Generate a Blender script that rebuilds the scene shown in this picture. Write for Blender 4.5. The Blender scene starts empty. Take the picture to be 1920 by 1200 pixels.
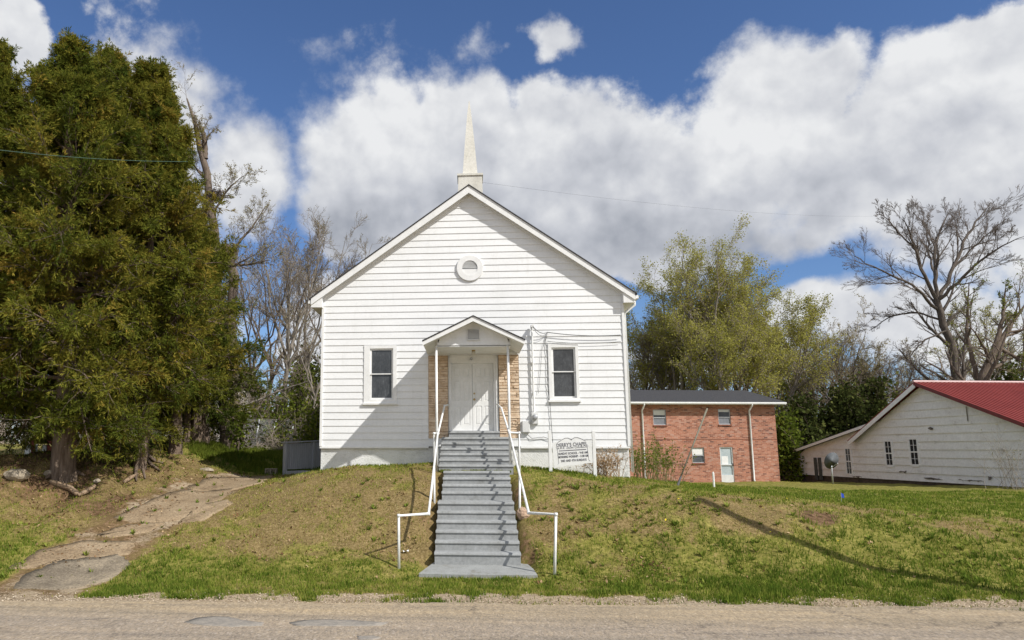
import bpy, math, random
import numpy as np
from mathutils import Vector, Matrix

# ------------------------------------------------------------------ camera, sky, sun, exposure
S = bpy.context.scene
COL = S.collection
FOC, U0, V0, ZC = 1428.0, 765.0, 600.0, 2.7          # focal length and principal point in pixels of the 1920x1200 photograph, eye height
PITCH, YAW = math.atan(240 / FOC), math.atan(119 / FOC)
cam_data = bpy.data.cameras.new('camera')
cam = bpy.data.objects.new('camera', cam_data)
COL.objects.link(cam)
cam.location = (0, 0, ZC)
cam.rotation_euler = (math.pi / 2 + PITCH, 0, YAW)
cam_data.sensor_width = 36
cam_data.lens = FOC / 1920 * 36
cam_data.shift_x = (960 - U0) / 1920
cam_data.clip_end = 6000
cam_data.clip_start = 0.2
S.camera = cam
S.view_settings.view_transform = 'Standard'
S.view_settings.look = 'None'
S.view_settings.gamma = 1
S.view_settings.use_curve_mapping = False
S.view_settings.exposure = 0.0
S.cycles.max_bounces = 6
S.cycles.transparent_max_bounces = 8
S.cycles.sample_clamp_indirect = 6

_ca, _sa, _cp, _sp = math.cos(YAW), math.sin(YAW), math.cos(PITCH), math.sin(PITCH)
RIGHT = np.array([_ca, _sa, 0.0]); FWD = np.array([-_sa * _cp, _ca * _cp, _sp]); UPV = np.cross(RIGHT, FWD)
def ray(u, v):
    return FWD + RIGHT * (u - U0) / FOC - UPV * (v - V0) / FOC
def at(u, v, Y):
    d = ray(u, v); d = d / d[1] * Y
    return np.array([d[0], Y, ZC + d[2]])
def on_plane(u, v, p, n):
    d = ray(u, v); o = np.array([0, 0, ZC])
    return o + d * (np.dot(np.array(p) - o, n) / np.dot(d, n))

SUN = np.array([1.38, -1.0, 1.54]); SUN /= np.linalg.norm(SUN)      # towards the sun
SUN_EL = math.asin(SUN[2]); SUN_AZ = math.atan2(SUN[0], SUN[1])
sd = bpy.data.lights.new('sun', 'SUN')
sd.energy = 4.8; sd.angle = math.radians(0.55); sd.color = (1.0, 0.97, 0.92)
sun = bpy.data.objects.new('sun', sd); COL.objects.link(sun)
sun.rotation_euler = Vector(SUN).to_track_quat('Z', 'Y').to_euler()
sun.location = (30, -30, 40)

def build_world():
    w = bpy.data.worlds.new('World'); S.world = w; w.use_nodes = True
    nt = w.node_tree; nt.nodes.clear(); N = nt.nodes.new; L = nt.links.new
    out = N('ShaderNodeOutputWorld'); bg = N('ShaderNodeBackground')
    sky = N('ShaderNodeTexSky'); sky.sky_type = 'NISHITA'; sky.sun_disc = False
    sky.sun_elevation = SUN_EL; sky.sun_rotation = SUN_AZ; sky.air_density = 1.0; sky.dust_density = 0.1; sky.ozone_density = 5.0
    STR = 0.10
    tc = N('ShaderNodeTexCoord')
    def val(x):
        n = N('ShaderNodeValue'); n.outputs[0].default_value = x; return n.outputs[0]
    def M(op, a, b=None, c=None, clamp=False):
        n = N('ShaderNodeMath'); n.operation = op; n.use_clamp = clamp
        for i, q in enumerate((a, b, c)):
            if q is None: continue
            if isinstance(q, (int, float)): n.inputs[i].default_value = q
            else: L(q, n.inputs[i])
        return n.outputs[0]
    def VM(op, a, b=None):
        n = N('ShaderNodeVectorMath'); n.operation = op
        for i, q in enumerate((a, b)):
            if q is None: continue
            if isinstance(q, tuple): n.inputs[i].default_value = q
            else: L(q, n.inputs[i])
        return n.outputs['Value'] if op == 'LENGTH' else n.outputs[0]
    def NOI(vec, sc, det, rough, col=False):
        n = N('ShaderNodeTexNoise'); n.inputs['Scale'].default_value = sc; n.inputs['Detail'].default_value = det; n.inputs['Roughness'].default_value = rough
        L(vec, n.inputs['Vector']); return n.outputs['Color' if col else 'Fac']
    d = tc.outputs['Generated']
    sep = N('ShaderNodeSeparateXYZ'); L(d, sep.inputs[0])
    az = M('ARCTAN2', sep.outputs[0], sep.outputs[1]); el = M('ARCSINE', sep.outputs[2])
    comb = N('ShaderNodeCombineXYZ'); L(az, comb.inputs[0]); L(el, comb.inputs[1])
    warp1 = VM('MULTIPLY', VM('SUBTRACT', NOI(d, 4.5, 3, .55, True), (.5, .5, .5)), (.16, .16, 0.0))
    p = VM('ADD', comb.outputs[0], warp1)
    def ang(u, v):
        q = ray(u, v); q = q / np.linalg.norm(q)
        return math.atan2(q[0], q[1]), math.asin(q[2])
    def field(blobs):
        acc = None
        for (u, v, ru, rv, a) in blobs:
            ca, ce = ang(u, v)
            k = math.cos(ce)
            t = VM('MULTIPLY', VM('SUBTRACT', p, (ca, ce, 0.0)), (FOC / ru * k * .97, FOC / rv * .97, 0.0))
            f = M('MULTIPLY_ADD', VM('LENGTH', t), -a, a)
            if acc is None: acc = f
            else:
                n = N('ShaderNodeMath'); n.operation = 'SMOOTH_MAX'; L(acc, n.inputs[0]); L(f, n.inputs[1]); n.inputs[2].default_value = .12; acc = n.outputs[0]
        return acc
    blobs = [(690, 300, 165, 150, 1.1), (640, 390, 110, 110, 1.), (850, 310, 180, 165, 1.2), (905, 230, 90, 85, 1.),
             (1040, 310, 200, 150, 1.2), (1020, 195, 75, 70, .8), (1200, 310, 200, 135, 1.2), (1400, 290, 220, 150, 1.2), (1440, 175, 125, 105, 1.1), (1520, 125, 85, 70, .9),
             (1620, 300, 210, 140, 1.2), (1800, 300, 210, 190, 1.2), (1740, 165, 95, 80, .85), (1840, 100, 110, 85, .9), (1900, 40, 60, 45, .7), (1960, 220, 130, 180, 1.), (1300, 415, 240, 75, 1.),
             (1050, 420, 270, 80, 1.), (750, 435, 150, 65, .9), (1560, 400, 150, 60, .9),
             (1035, 70, 60, 40, .70), (1545, 575, 95, 55, 1.), (1700, 600, 180, 75, 1.), (1400, 650, 170, 50, .7),
             (390, 150, 85, 50, .55), (450, 300, 105, 130, 1.), (340, 200, 100, 90, .8), (490, 340, 65, 65, .8), (250, 300, 190, 240, .9), (0, 60, 45, 75, .8), (590, 640, 130, 190, .5),
             (625, 65, 45, 28, .12), (690, 130, 60, 40, .12), (560, 240, 45, 60, .2), (940, 110, 35, 28, .12), (-300, 250, 260, 250, 1.), (2300, 300, 300, 300, 1.), (2700, 250, 240, 160, 1.)]
    fld = field(blobs)
    fb = NOI(d, 9, 10, .64); fb2 = NOI(d, 26, 7, .66)
    wide = NOI(d, 2.3, 5, .55)
    away = M('MAXIMUM', M('SUBTRACT', M('MULTIPLY', M('ABSOLUTE', az), .9), .9, clamp=True), M('MULTIPLY', M('SUBTRACT', el, .72), 3.0, clamp=True))
    back = M('MULTIPLY', M('SUBTRACT', wide, .405), away)  # unseen cloud cover behind and overhead, added to raise the neutral ambient light
    fld = M('ADD', M('MAXIMUM', fld, -.7), M('MULTIPLY', back, 12.0))
    def VOR(vec, sc, det=2.0):
        n = N('ShaderNodeTexVoronoi'); n.feature = 'F1'; n.normalize = True; n.inputs['Scale'].default_value = sc; n.inputs['Detail'].default_value = det; n.inputs['Roughness'].default_value = .55
        L(vec, n.inputs['Vector']); return n.outputs['Distance']
    wv = VM('ADD', d, VM('MULTIPLY', VM('SUBTRACT', NOI(d, 11, 4, .6, True), (.5, .5, .5)), (.05, .05, .05)))
    puff = VOR(wv, 13.0)
    dens = M('ADD', fld, M('ADD', M('MULTIPLY', M('SUBTRACT', fb, .5), 1.0), M('MULTIPLY', M('SUBTRACT', fb2, .5), .50)))
    dens = M('ADD', dens, M('MULTIPLY', M('SUBTRACT', .42, puff), .6))
    mr = N('ShaderNodeMapRange'); mr.interpolation_type = 'SMOOTHSTEP'; L(dens, mr.inputs[0]); mr.inputs[1].default_value = .04; L(M('MULTIPLY_ADD', M('SUBTRACT', wide, .40, clamp=True), 2.2, .20), mr.inputs[2])
    alpha = mr.outputs[0]
    # the grey undersides that the clouds have, and the relief of their tops
    dk = field([(680, 420, 190, 110, 1.), (900, 430, 260, 110, 1.), (1150, 430, 300, 90, 1.), (1130, 330, 180, 60, .5), (1430, 420, 250, 80, .8), (900, 300, 120, 50, .4), (1500, 330, 200, 60, .45), (1800, 420, 200, 60, .6), (1780, 240, 140, 60, .35), (460, 370, 70, 50, .4), (-300, 350, 200, 100, .6)])
    off = VM('ADD', d, (0.022, 0.0, 0.03))
    rel = M('SUBTRACT', NOI(d, 6, 6, .55), NOI(off, 6, 6, .55))
    rel2 = M('SUBTRACT', NOI(d, 15, 5, .55), NOI(VM('ADD', d, (0.009, 0.0, 0.013)), 15, 5, .55))
    sh = M('ADD', M('MULTIPLY', M('MAXIMUM', dk, 0.0), -.80), M('ADD', M('MULTIPLY', rel, 1.0), M('ADD', M('MULTIPLY', rel2, .6), M('ADD', M('MULTIPLY', M('SUBTRACT', VOR(VM('ADD', wv, (.010, 0.0, .016)), 13.0), puff), .85), M('MULTIPLY', M('SUBTRACT', .42, puff), .32)))))
    sh = M('ADD', sh, .80, clamp=True)
    cr = N('ShaderNodeValToRGB'); L(sh, cr.inputs[0])
    e = cr.color_ramp.elements
    e[0].position = 0.1; e[0].color = (.36, .385, .44, 1)
    e[1].position = 1.0; e[1].color = (.83, .84, .855, 1)
    m = cr.color_ramp.elements.new(.55); m.color = (.575, .595, .645, 1)
    skyc = N('ShaderNodeMix'); skyc.data_type = 'RGBA'; skyc.blend_type = 'MULTIPLY'; skyc.inputs[0].default_value = 1.0
    L(sky.outputs[0], skyc.inputs[6]); skyc.inputs[7].default_value = (STR * .88, STR * .96, STR * 1.13, 1)
    mx = N('ShaderNodeMix'); mx.data_type = 'RGBA'
    L(alpha, mx.inputs[0]); L(skyc.outputs[2], mx.inputs[6]); L(cr.outputs[0], mx.inputs[7])
    L(mx.outputs[2], bg.inputs[0]); bg.inputs[1].default_value = 1.0
    L(bg.outputs[0], out.inputs[0])
    w.cycles.sampling_method = 'MANUAL'; w.cycles.sample_map_resolution = 512
build_world()

# ------------------------------------------------------------------ helpers
BASE = {}
def link(name, me, base, parent=None):
    o = bpy.data.objects.new(name, me); COL.objects.link(o)
    base = np.array(base, float)
    if parent is not None:
        o.parent = parent; o.location = Vector(base - BASE[parent.name])
    else:
        o.location = Vector(base)
    BASE[o.name] = base
    return o
def thing(name, label, cat, loc, group=None):
    o = link(name, None, loc)
    o.empty_display_size = .2
    o['label'] = label; o['category'] = cat
    if group: o['group'] = group
    return o
def tag(o, label=None, cat=None, group=None, kind=None):
    if label: o['label'] = label
    if cat: o['category'] = cat
    if group: o['group'] = group
    if kind: o['kind'] = kind
    return o
def np_mesh(name, V, Fs, mat, attrs=None, smooth=False):
    """V (n,3), Fs list of (m,k) index arrays"""
    me = bpy.data.meshes.new(name)
    V = np.asarray(V, np.float32)
    me.vertices.add(len(V)); me.vertices.foreach_set('co', V.ravel())
    tot = []; idx = []
    for f in Fs:
        f = np.asarray(f, np.int32)
        if len(f) == 0: continue
        tot.append(np.full(len(f), f.shape[1], np.int32)); idx.append(f.ravel())
    tot = np.concatenate(tot); idx = np.concatenate(idx)
    start = np.concatenate([[0], np.cumsum(tot)[:-1]]).astype(np.int32)
    me.loops.add(len(idx)); me.loops.foreach_set('vertex_index', idx)
    me.polygons.add(len(tot)); me.polygons.foreach_set('loop_start', start)
    try: me.polygons.foreach_set('loop_total', tot)
    except Exception: pass
    me.update(calc_edges=True)
    if smooth: me.polygons.foreach_set('use_smooth', np.ones(len(tot), bool))
    for k, a in (attrs or {}).items():
        a = np.asarray(a, np.float32)
        if a.ndim == 1:
            at_ = me.attributes.new(k, 'FLOAT', 'POINT'); at_.data.foreach_set('value', a)
        else:
            at_ = me.attributes.new(k, 'FLOAT_COLOR', 'POINT')
            if a.shape[1] == 3: a = np.hstack([a, np.ones((len(a), 1), np.float32)])
            at_.data.foreach_set('color', a.ravel())
    if mat: me.materials.append(mat)
    return me
def np_obj(name, V, Fs, mat, parent=None, base=None, attrs=None, smooth=False):
    V = np.asarray(V, float)
    if base is None:
        if parent is not None: base = BASE[parent.name]
        else:
            lo, hi = V.min(0), V.max(0); base = np.array([(lo[0] + hi[0]) / 2, (lo[1] + hi[1]) / 2, lo[2]])
    return link(name, np_mesh(name, V - np.array(base), Fs, mat, attrs, smooth), base, parent)

class MB:
    def __init__(self): self.v = []; self.f = []
    def add(self, vs, fs):
        o = len(self.v); self.v += [tuple(map(float, q)) for q in vs]; self.f += [tuple(i + o for i in f) for f in fs]; return self
    def box(self, x0, x1, y0, y1, z0, z1):
        return self.add([(x0, y0, z0), (x1, y0, z0), (x1, y1, z0), (x0, y1, z0), (x0, y0, z1), (x1, y0, z1), (x1, y1, z1), (x0, y1, z1)],
                        [(0, 3, 2, 1), (4, 5, 6, 7), (0, 1, 5, 4), (1, 2, 6, 5), (2, 3, 7, 6), (3, 0, 4, 7)])
    def frame_box(self, o, ax, ay, az, x0, x1, y0, y1, z0, z1):
        """box in a local frame"""
        o, ax, ay, az = map(lambda q: np.array(q, float), (o, ax, ay, az))
        P = [o + ax * x + ay * y + az * z for z in (z0, z1) for (x, y) in ((x0, y0), (x1, y0), (x1, y1), (x0, y1))]
        return self.add(P, [(0, 3, 2, 1), (4, 5, 6, 7), (0, 1, 5, 4), (1, 2, 6, 5), (2, 3, 7, 6), (3, 0, 4, 7)])
    def beam(self, a, b, w, h, up=(0, 0, 1)):
        a, b = np.array(a, float), np.array(b, float); d = b - a; L = np.linalg.norm(d); d /= L
        s = np.cross(d, np.array(up, float)); s /= np.linalg.norm(s); t = np.cross(s, d)
        return self.frame_box(a, d, s, t, 0, L, -w / 2, w / 2, -h / 2, h / 2)
    def prism(self, poly, y0, y1):
        """polygon in x,z extruded along y"""
        n = len(poly)
        V = [(x, y0, z) for x, z in poly] + [(x, y1, z) for x, z in poly]
        return self.add(V, [tuple(range(n)), tuple(range(2 * n - 1, n - 1, -1))] + [(i, i + n, (i + 1) % n + n, (i + 1) % n) for i in range(n)])
    def poly_prism(self, pts, off):
        n = len(pts); off = np.array(off, float)
        V = [np.array(p, float) for p in pts]; V = V + [p + off for p in V]
        return self.add(V, [tuple(range(n)), tuple(range(2 * n - 1, n - 1, -1))] + [(i, i + n, (i + 1) % n + n, (i + 1) % n) for i in range(n)])
    def tube(self, path, r, n=10):
        path = [np.array(p, float) for p in path]; m = len(path)
        rr = r if isinstance(r, (list, tuple)) else [r] * m
        rings = []
        prev = None
        for i, p in enumerate(path):
            t = (path[min(i + 1, m - 1)] - path[i - 1 if i else 0])
            if 0 < i < m - 1:
                a = path[i] - path[i - 1]; b = path[i + 1] - path[i]; t = a / np.linalg.norm(a) + b / np.linalg.norm(b)
            t = t / np.linalg.norm(t)
            if prev is None:
                ref = np.array([0, 0, 1.]) if abs(t[2]) < .9 else np.array([1., 0, 0]); s = np.cross(t, ref)
            else: s = prev - t * np.dot(prev, t)
            s /= np.linalg.norm(s); prev = s; q = np.cross(t, s)
            k = 1.0
            if 0 < i < m - 1:
                a = path[i] - path[i - 1]; k = 1 / max(.6, np.dot(a / np.linalg.norm(a), t))
            rings.append([p + rr[i] * (math.cos(2 * math.pi * j / n) * s + math.sin(2 * math.pi * j / n) * q) for j in range(n)])
        V = [x for rg in rings for x in rg]
        Fc = [(i * n + j, i * n + (j + 1) % n, (i + 1) * n + (j + 1) % n, (i + 1) * n + j) for i in range(m - 1) for j in range(n)]
        Fc += [tuple(range(n - 1, -1, -1)), tuple(range((m - 1) * n, m * n))]
        return self.add(V, Fc)
    def lathe(self, c, prof, axis=(0, 0, 1), n=24, caps=True):
        """prof: list of (radius, distance along the axis)"""
        a = np.array(axis, float); a /= np.linalg.norm(a)
        ref = np.array([0, 0, 1.]) if abs(a[2]) < .9 else np.array([1., 0, 0])
        s = np.cross(a, ref); s /= np.linalg.norm(s); q = np.cross(a, s); c = np.array(c, float)
        m = len(prof)
        V = [c + a * h + r * (math.cos(2 * math.pi * j / n) * s + math.sin(2 * math.pi * j / n) * q) for r, h in prof for j in range(n)]
        Fc = [(i * n + j, i * n + (j + 1) % n, (i + 1) * n + (j + 1) % n, (i + 1) * n + j) for i in range(m - 1) for j in range(n)]
        if caps: Fc += [tuple(range(n - 1, -1, -1)), tuple(range((m - 1) * n, m * n))]
        return self.add(V, Fc)
    def build(self, name, mat, parent=None, smooth=False, bevel=0, base=None):
        V = np.array(self.v)
        if base is None:
            if parent is not None: base = BASE[parent.name]
            else:
                lo, hi = V.min(0), V.max(0); base = np.array([(lo[0] + hi[0]) / 2, (lo[1] + hi[1]) / 2, lo[2]])
        me = bpy.data.meshes.new(name)
        me.from_pydata([tuple(p) for p in (V - np.array(base))], [], self.f)
        me.materials.append(mat)
        if smooth: me.polygons.foreach_set('use_smooth', np.ones(len(me.polygons), bool))
        o = link(name, me, base, parent)
        if bevel:
            b = o.modifiers.new('bevel', 'BEVEL'); b.width = bevel; b.segments = 2; b.limit_method = 'ANGLE'
        return o

# ------------------------------------------------------------------ materials
MATS = {}
def nodes_mat(name):
    m = bpy.data.materials.new(name); m.use_nodes = True; nt = m.node_tree; nt.nodes.clear()
    out = nt.nodes.new('ShaderNodeOutputMaterial'); MATS[name] = m
    return m, nt, out
def noise(nt, scale, detail=6, rough=.6, vec=None, obj=True):
    n = nt.nodes.new('ShaderNodeTexNoise'); n.inputs['Scale'].default_value = scale; n.inputs['Detail'].default_value = detail; n.inputs['Roughness'].default_value = rough
    if vec is None:
        t = nt.nodes.new('ShaderNodeTexCoord'); vec = t.outputs['Object']
    nt.links.new(vec, n.inputs['Vector']); return n
def ramp(nt, fac, stops):
    r = nt.nodes.new('ShaderNodeValToRGB'); nt.links.new(fac, r.inputs[0]); e = r.color_ramp.elements
    while len(e) < len(stops): e.new(.5)
    for i, (p, c) in enumerate(stops):
        e[i].position = p; e[i].color = (*c, 1) if len(c) == 3 else c
    return r.outputs[0]
def mixc(nt, fac, a, b, blend='MIX'):
    m = nt.nodes.new('ShaderNodeMix'); m.data_type = 'RGBA'; m.blend_type = blend
    for i, q in ((0, fac), (6, a), (7, b)):
        if isinstance(q, (int, float)): m.inputs[i].default_value = q
        elif isinstance(q, tuple): m.inputs[i].default_value = (*q, 1) if len(q) == 3 else q
        else: nt.links.new(q, m.inputs[i])
    return m.outputs[2]
def principled(nt, out, color, rough=.7, spec=.3, metal=0.0, normal=None):
    b = nt.nodes.new('ShaderNodeBsdfPrincipled')
    if isinstance(color, tuple): b.inputs['Base Color'].default_value = (*color, 1)
    else: nt.links.new(color, b.inputs['Base Color'])
    if isinstance(rough, (int, float)): b.inputs['Roughness'].default_value = rough
    else: nt.links.new(rough, b.inputs['Roughness'])
    b.inputs['Specular IOR Level'].default_value = spec; b.inputs['Metallic'].default_value = metal
    if normal is not None: nt.links.new(normal, b.inputs['Normal'])
    nt.links.new(b.outputs[0], out.inputs[0]); return b
def bump(nt, h, strength=.4, dist=.02):
    b = nt.nodes.new('ShaderNodeBump'); b.inputs['Strength'].default_value = strength; b.inputs['Distance'].default_value = dist
    nt.links.new(h, b.inputs['Height']); return b.outputs[0]
def pmat(name, stops, scale=3, rough=.7, spec=.3, bs=0, bstr=.4, bdist=.01, detail=8, stretch=None, metal=0.0, fine=0.0, fscale=60):
    m, nt, out = nodes_mat(name)
    vec = None
    if stretch:
        t = nt.nodes.new('ShaderNodeTexCoord'); mp = nt.nodes.new('ShaderNodeMapping'); mp.inputs['Scale'].default_value = stretch
        nt.links.new(t.outputs['Object'], mp.inputs[0]); vec = mp.outputs[0]
    n = noise(nt, scale, detail, .62, vec)
    c = ramp(nt, n.outputs['Fac'], stops)
    if fine:
        f = noise(nt, fscale, 4, .7)
        c = mixc(nt, 1.0, c, ramp(nt, f.outputs['Fac'], [(.3, (1 - fine,) * 3), (.7, (1 + fine * .5,) * 3)]), 'MULTIPLY')
    nm = None
    if bs:
        b = noise(nt, bs, 6, .65, vec); nm = bump(nt, b.outputs['Fac'], bstr, bdist)
    principled(nt, out, c, rough, spec, metal, nm)
    return m
def leaf_mat(name, stops, trans=.3, attr='tint'):
    m, nt, out = nodes_mat(name)
    a = nt.nodes.new('ShaderNodeAttribute'); a.attribute_name = attr
    c = ramp(nt, a.outputs['Fac'], stops)
    d = nt.nodes.new('ShaderNodeBsdfDiffuse'); t = nt.nodes.new('ShaderNodeBsdfTranslucent'); mx = nt.nodes.new('ShaderNodeMixShader')
    nt.links.new(c, d.inputs[0]); nt.links.new(c, t.inputs[0]); mx.inputs[0].default_value = trans
    nt.links.new(d.outputs[0], mx.inputs[1]); nt.links.new(t.outputs[0], mx.inputs[2]); nt.links.new(mx.outputs[0], out.inputs[0])
    return m

SIDING = pmat('white_siding', [(.3, (.76, .765, .76)), (.55, (.82, .825, .825)), (.75, (.84, .845, .845))], 1.3, .5, .35, bs=40, bstr=.08, bdist=.004, stretch=(.4, 1, 2.2), fine=.05, fscale=14)
def _grime(m):
    nt = m.node_tree; b = next(n for n in nt.nodes if n.type == 'BSDF_PRINCIPLED'); src = b.inputs['Base Color'].links[0].from_socket
    t = nt.nodes.new('ShaderNodeTexCoord'); mp = nt.nodes.new('ShaderNodeMapping'); mp.inputs['Scale'].default_value = (2.2, 2.2, .35); nt.links.new(t.outputs['Object'], mp.inputs[0])
    n = noise(nt, 2.0, 8, .7, mp.outputs[0]); n2 = noise(nt, .8, 5, .65)
    c = mixc(nt, 1.0, src, ramp(nt, n.outputs['Fac'], [(.28, (.90, .90, .885)), (.44, (.99, .99, .988)), (.7, (1, 1, 1))]), 'MULTIPLY')
    c = mixc(nt, 1.0, c, ramp(nt, n2.outputs['Fac'], [(.30, (.955, .955, .945)), (.5, (1, 1, 1))]), 'MULTIPLY')
    nt.links.new(c, b.inputs['Base Color'])
_grime(SIDING)
TRIM = pmat('white_trim', [(.3, (.74, .74, .72)), (.7, (.84, .84, .825))], 4, .5, .35, bs=30, bstr=.1, bdist=.004, fine=.06, fscale=20)
SOFFIT = pmat('white_soffit', [(.3, (.70, .70, .67)), (.7, (.80, .80, .78))], 3, .6)
PIPE = pmat('white_pipe', [(.35, (.72, .72, .70)), (.6, (.84, .84, .82))], 9, .35, .5)
SHINGLE = pmat('dark_shingle', [(.3, (.035, .035, .038)), (.7, (.075, .073, .075))], 14, .9, .2, bs=25, bstr=.5)
STONE = pmat('tan_stone', [(.25, (.48, .35, .225)), (.5, (.68, .53, .38)), (.75, (.78, .64, .49))], 6, .85, .2, bs=26, bstr=.7, bdist=.012, fine=.12, fscale=40)
STEEPLE = pmat('weathered_steeple', [(.25, (.47, .45, .39)), (.45, (.64, .62, .55)), (.75, (.74, .72, .66))], 2.6, .75, .25, bs=18, bstr=.35, stretch=(1, 1, .5), fine=.14, fscale=16)
STEP = pmat('grey_step_paint', [(.25, (0.208, 0.207, 0.194)), (.42, (0.295, 0.302, 0.297)), (.75, (0.363, 0.372, 0.372))], 2.6, .75, .25, bs=30, bstr=.25, fine=.22, fscale=14)
PADM = pmat('worn_pad_concrete', [(.3, (0.187, 0.162, 0.123)), (.42, (0.281, 0.285, 0.272)), (.75, (0.357, 0.365, 0.357))], 2.2, .85, .2, bs=30, bstr=.3, fine=.2, fscale=30)
BLACK = pmat('black_paint', [(.3, (.02, .02, .022)), (.7, (.035, .035, .04))], 8, .5)
INK = pmat('sign_lettering', [(.3, (.10, .10, .115)), (.7, (.19, .19, .21))], 30, .6)
SIGNW = pmat('sign_white', [(.3, (.70, .70, .68)), (.7, (.80, .80, .79))], 6, .55)
BRASS = pmat('brass', [(.3, (.35, .25, .10)), (.7, (.5, .36, .15))], 12, .3, .5, metal=1.0)
GREYM = pmat('grey_metal', [(.3, (.38, .39, .40)), (.7, (.52, .53, .54))], 8, .45, .5, metal=.4)
METER = pmat('meter_box_grey', [(.3, (.60, .60, .59)), (.7, (.72, .72, .70))], 6, .5)
CABLE = pmat('cable_black', [(.3, (.06, .06, .06)), (.7, (.10, .10, .10))], 8, .6)
GREENC = pmat('cable_green', [(.3, (.05, .10, .075)), (.7, (.08, .14, .10))], 8, .6)
WOODP = pmat('pole_wood', [(.3, (.12, .075, .045)), (.7, (.24, .14, .08))], 6, .85, .2, bs=30, stretch=(6, 6, .6))
DARKIN = pmat('dark_interior', [(.3, (.015, .015, .015)), (.7, (.03, .03, .03))], 4, .8)
LAMP = pmat('lamp_glass', [(.3, (.45, .42, .36)), (.7, (.6, .57, .5))], 8, .3)
GREYWALL = pmat('grey_board', [(.3, (.34, .355, .38)), (.7, (.46, .475, .50))], 5, .7, stretch=(3, 3, .4), fine=.1)
CINDER = pmat('cinder_block', [(.3, (.28, .24, .19)), (.7, (.42, .37, .30))], 14, .95, .1, bs=60)
ROCK = pmat('bank_rock', [(.3, (.22, .18, .13)), (.5, (.36, .30, .22)), (.75, (.46, .40, .32))], 5, .9, .2, bs=14, bstr=.8, bdist=.04)
PINKROCK = pmat('pinkish_rock', [(.3, (.38, .25, .17)), (.7, (.55, .40, .29))], 7, .9, .2, bs=16, bstr=.7, bdist=.03)
LOGM = pmat('weathered_log', [(.3, (.16, .10, .06)), (.55, (.32, .23, .15)), (.75, (.45, .36, .26))], 5, .9, .1, bs=30, stretch=(1.5, 6, 6))

def foundation_mat():
    m, nt, out = nodes_mat('white_stucco')
    n = noise(nt, 2.2, 8, .65); n2 = noise(nt, 9, 8, .7)
    c = ramp(nt, n.outputs['Fac'], [(.32, (.62, .62, .59)), (.5, (.78, .78, .76)), (.75, (.83, .83, .82))])
    t = nt.nodes.new('ShaderNodeTexCoord'); sp = nt.nodes.new('ShaderNodeSeparateXYZ'); nt.links.new(t.outputs['Object'], sp.inputs[0])
    mr = nt.nodes.new('ShaderNodeMapRange'); nt.links.new(sp.outputs[0], mr.inputs[0]); mr.inputs[1].default_value = 2.9; mr.inputs[2].default_value = 4.4
    k = nt.nodes.new('ShaderNodeMath'); k.operation = 'MULTIPLY'; nt.links.new(mr.outputs[0], k.inputs[0])
    st = ramp(nt, n2.outputs['Fac'], [(.5, (0, 0, 0)), (.62, (.75, .75, .75))]); nt.links.new(st, k.inputs[1])
    c = mixc(nt, k.outputs[0], c, (.36, .37, .34))
    b = noise(nt, 24, 8, .75)
    principled(nt, out, c, .9, .2, 0, bump(nt, b.outputs['Fac'], .9, .03))
    return m
STUCCO = foundation_mat()
def glass_mat(name, dark, light, vscale):
    m, nt, out = nodes_mat(name)
    n = noise(nt, 2.0, 4, .6); t = nt.nodes.new('ShaderNodeTexCoord'); mp = nt.nodes.new('ShaderNodeMapping'); mp.inputs['Scale'].default_value = vscale
    nt.links.new(t.outputs['Object'], mp.inputs[0]); n2 = noise(nt, 26, 5, .8, mp.outputs[0])
    c = ramp(nt, n.outputs['Fac'], [(.35, dark), (.7, light)])
    c = mixc(nt, 1.0, c, ramp(nt, n2.outputs['Fac'], [(.35, (.6, .6, .6)), (.6, (1.0, 1.0, 1.0)), (.72, (2.2, 2.2, 2.2))]), 'MULTIPLY')
    principled(nt, out, c, .22, .5, 0, bump(nt, n2.outputs['Fac'], .12, .004))
    return m
PEBBLE = glass_mat('pebbled_glass', (.05, .052, .054), (.10, .105, .11), (1, 1, .35))
CLEARG = glass_mat('dull_glass', (.06, .07, .08), (.13, .14, .155), (1, 1, 1))
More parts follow.
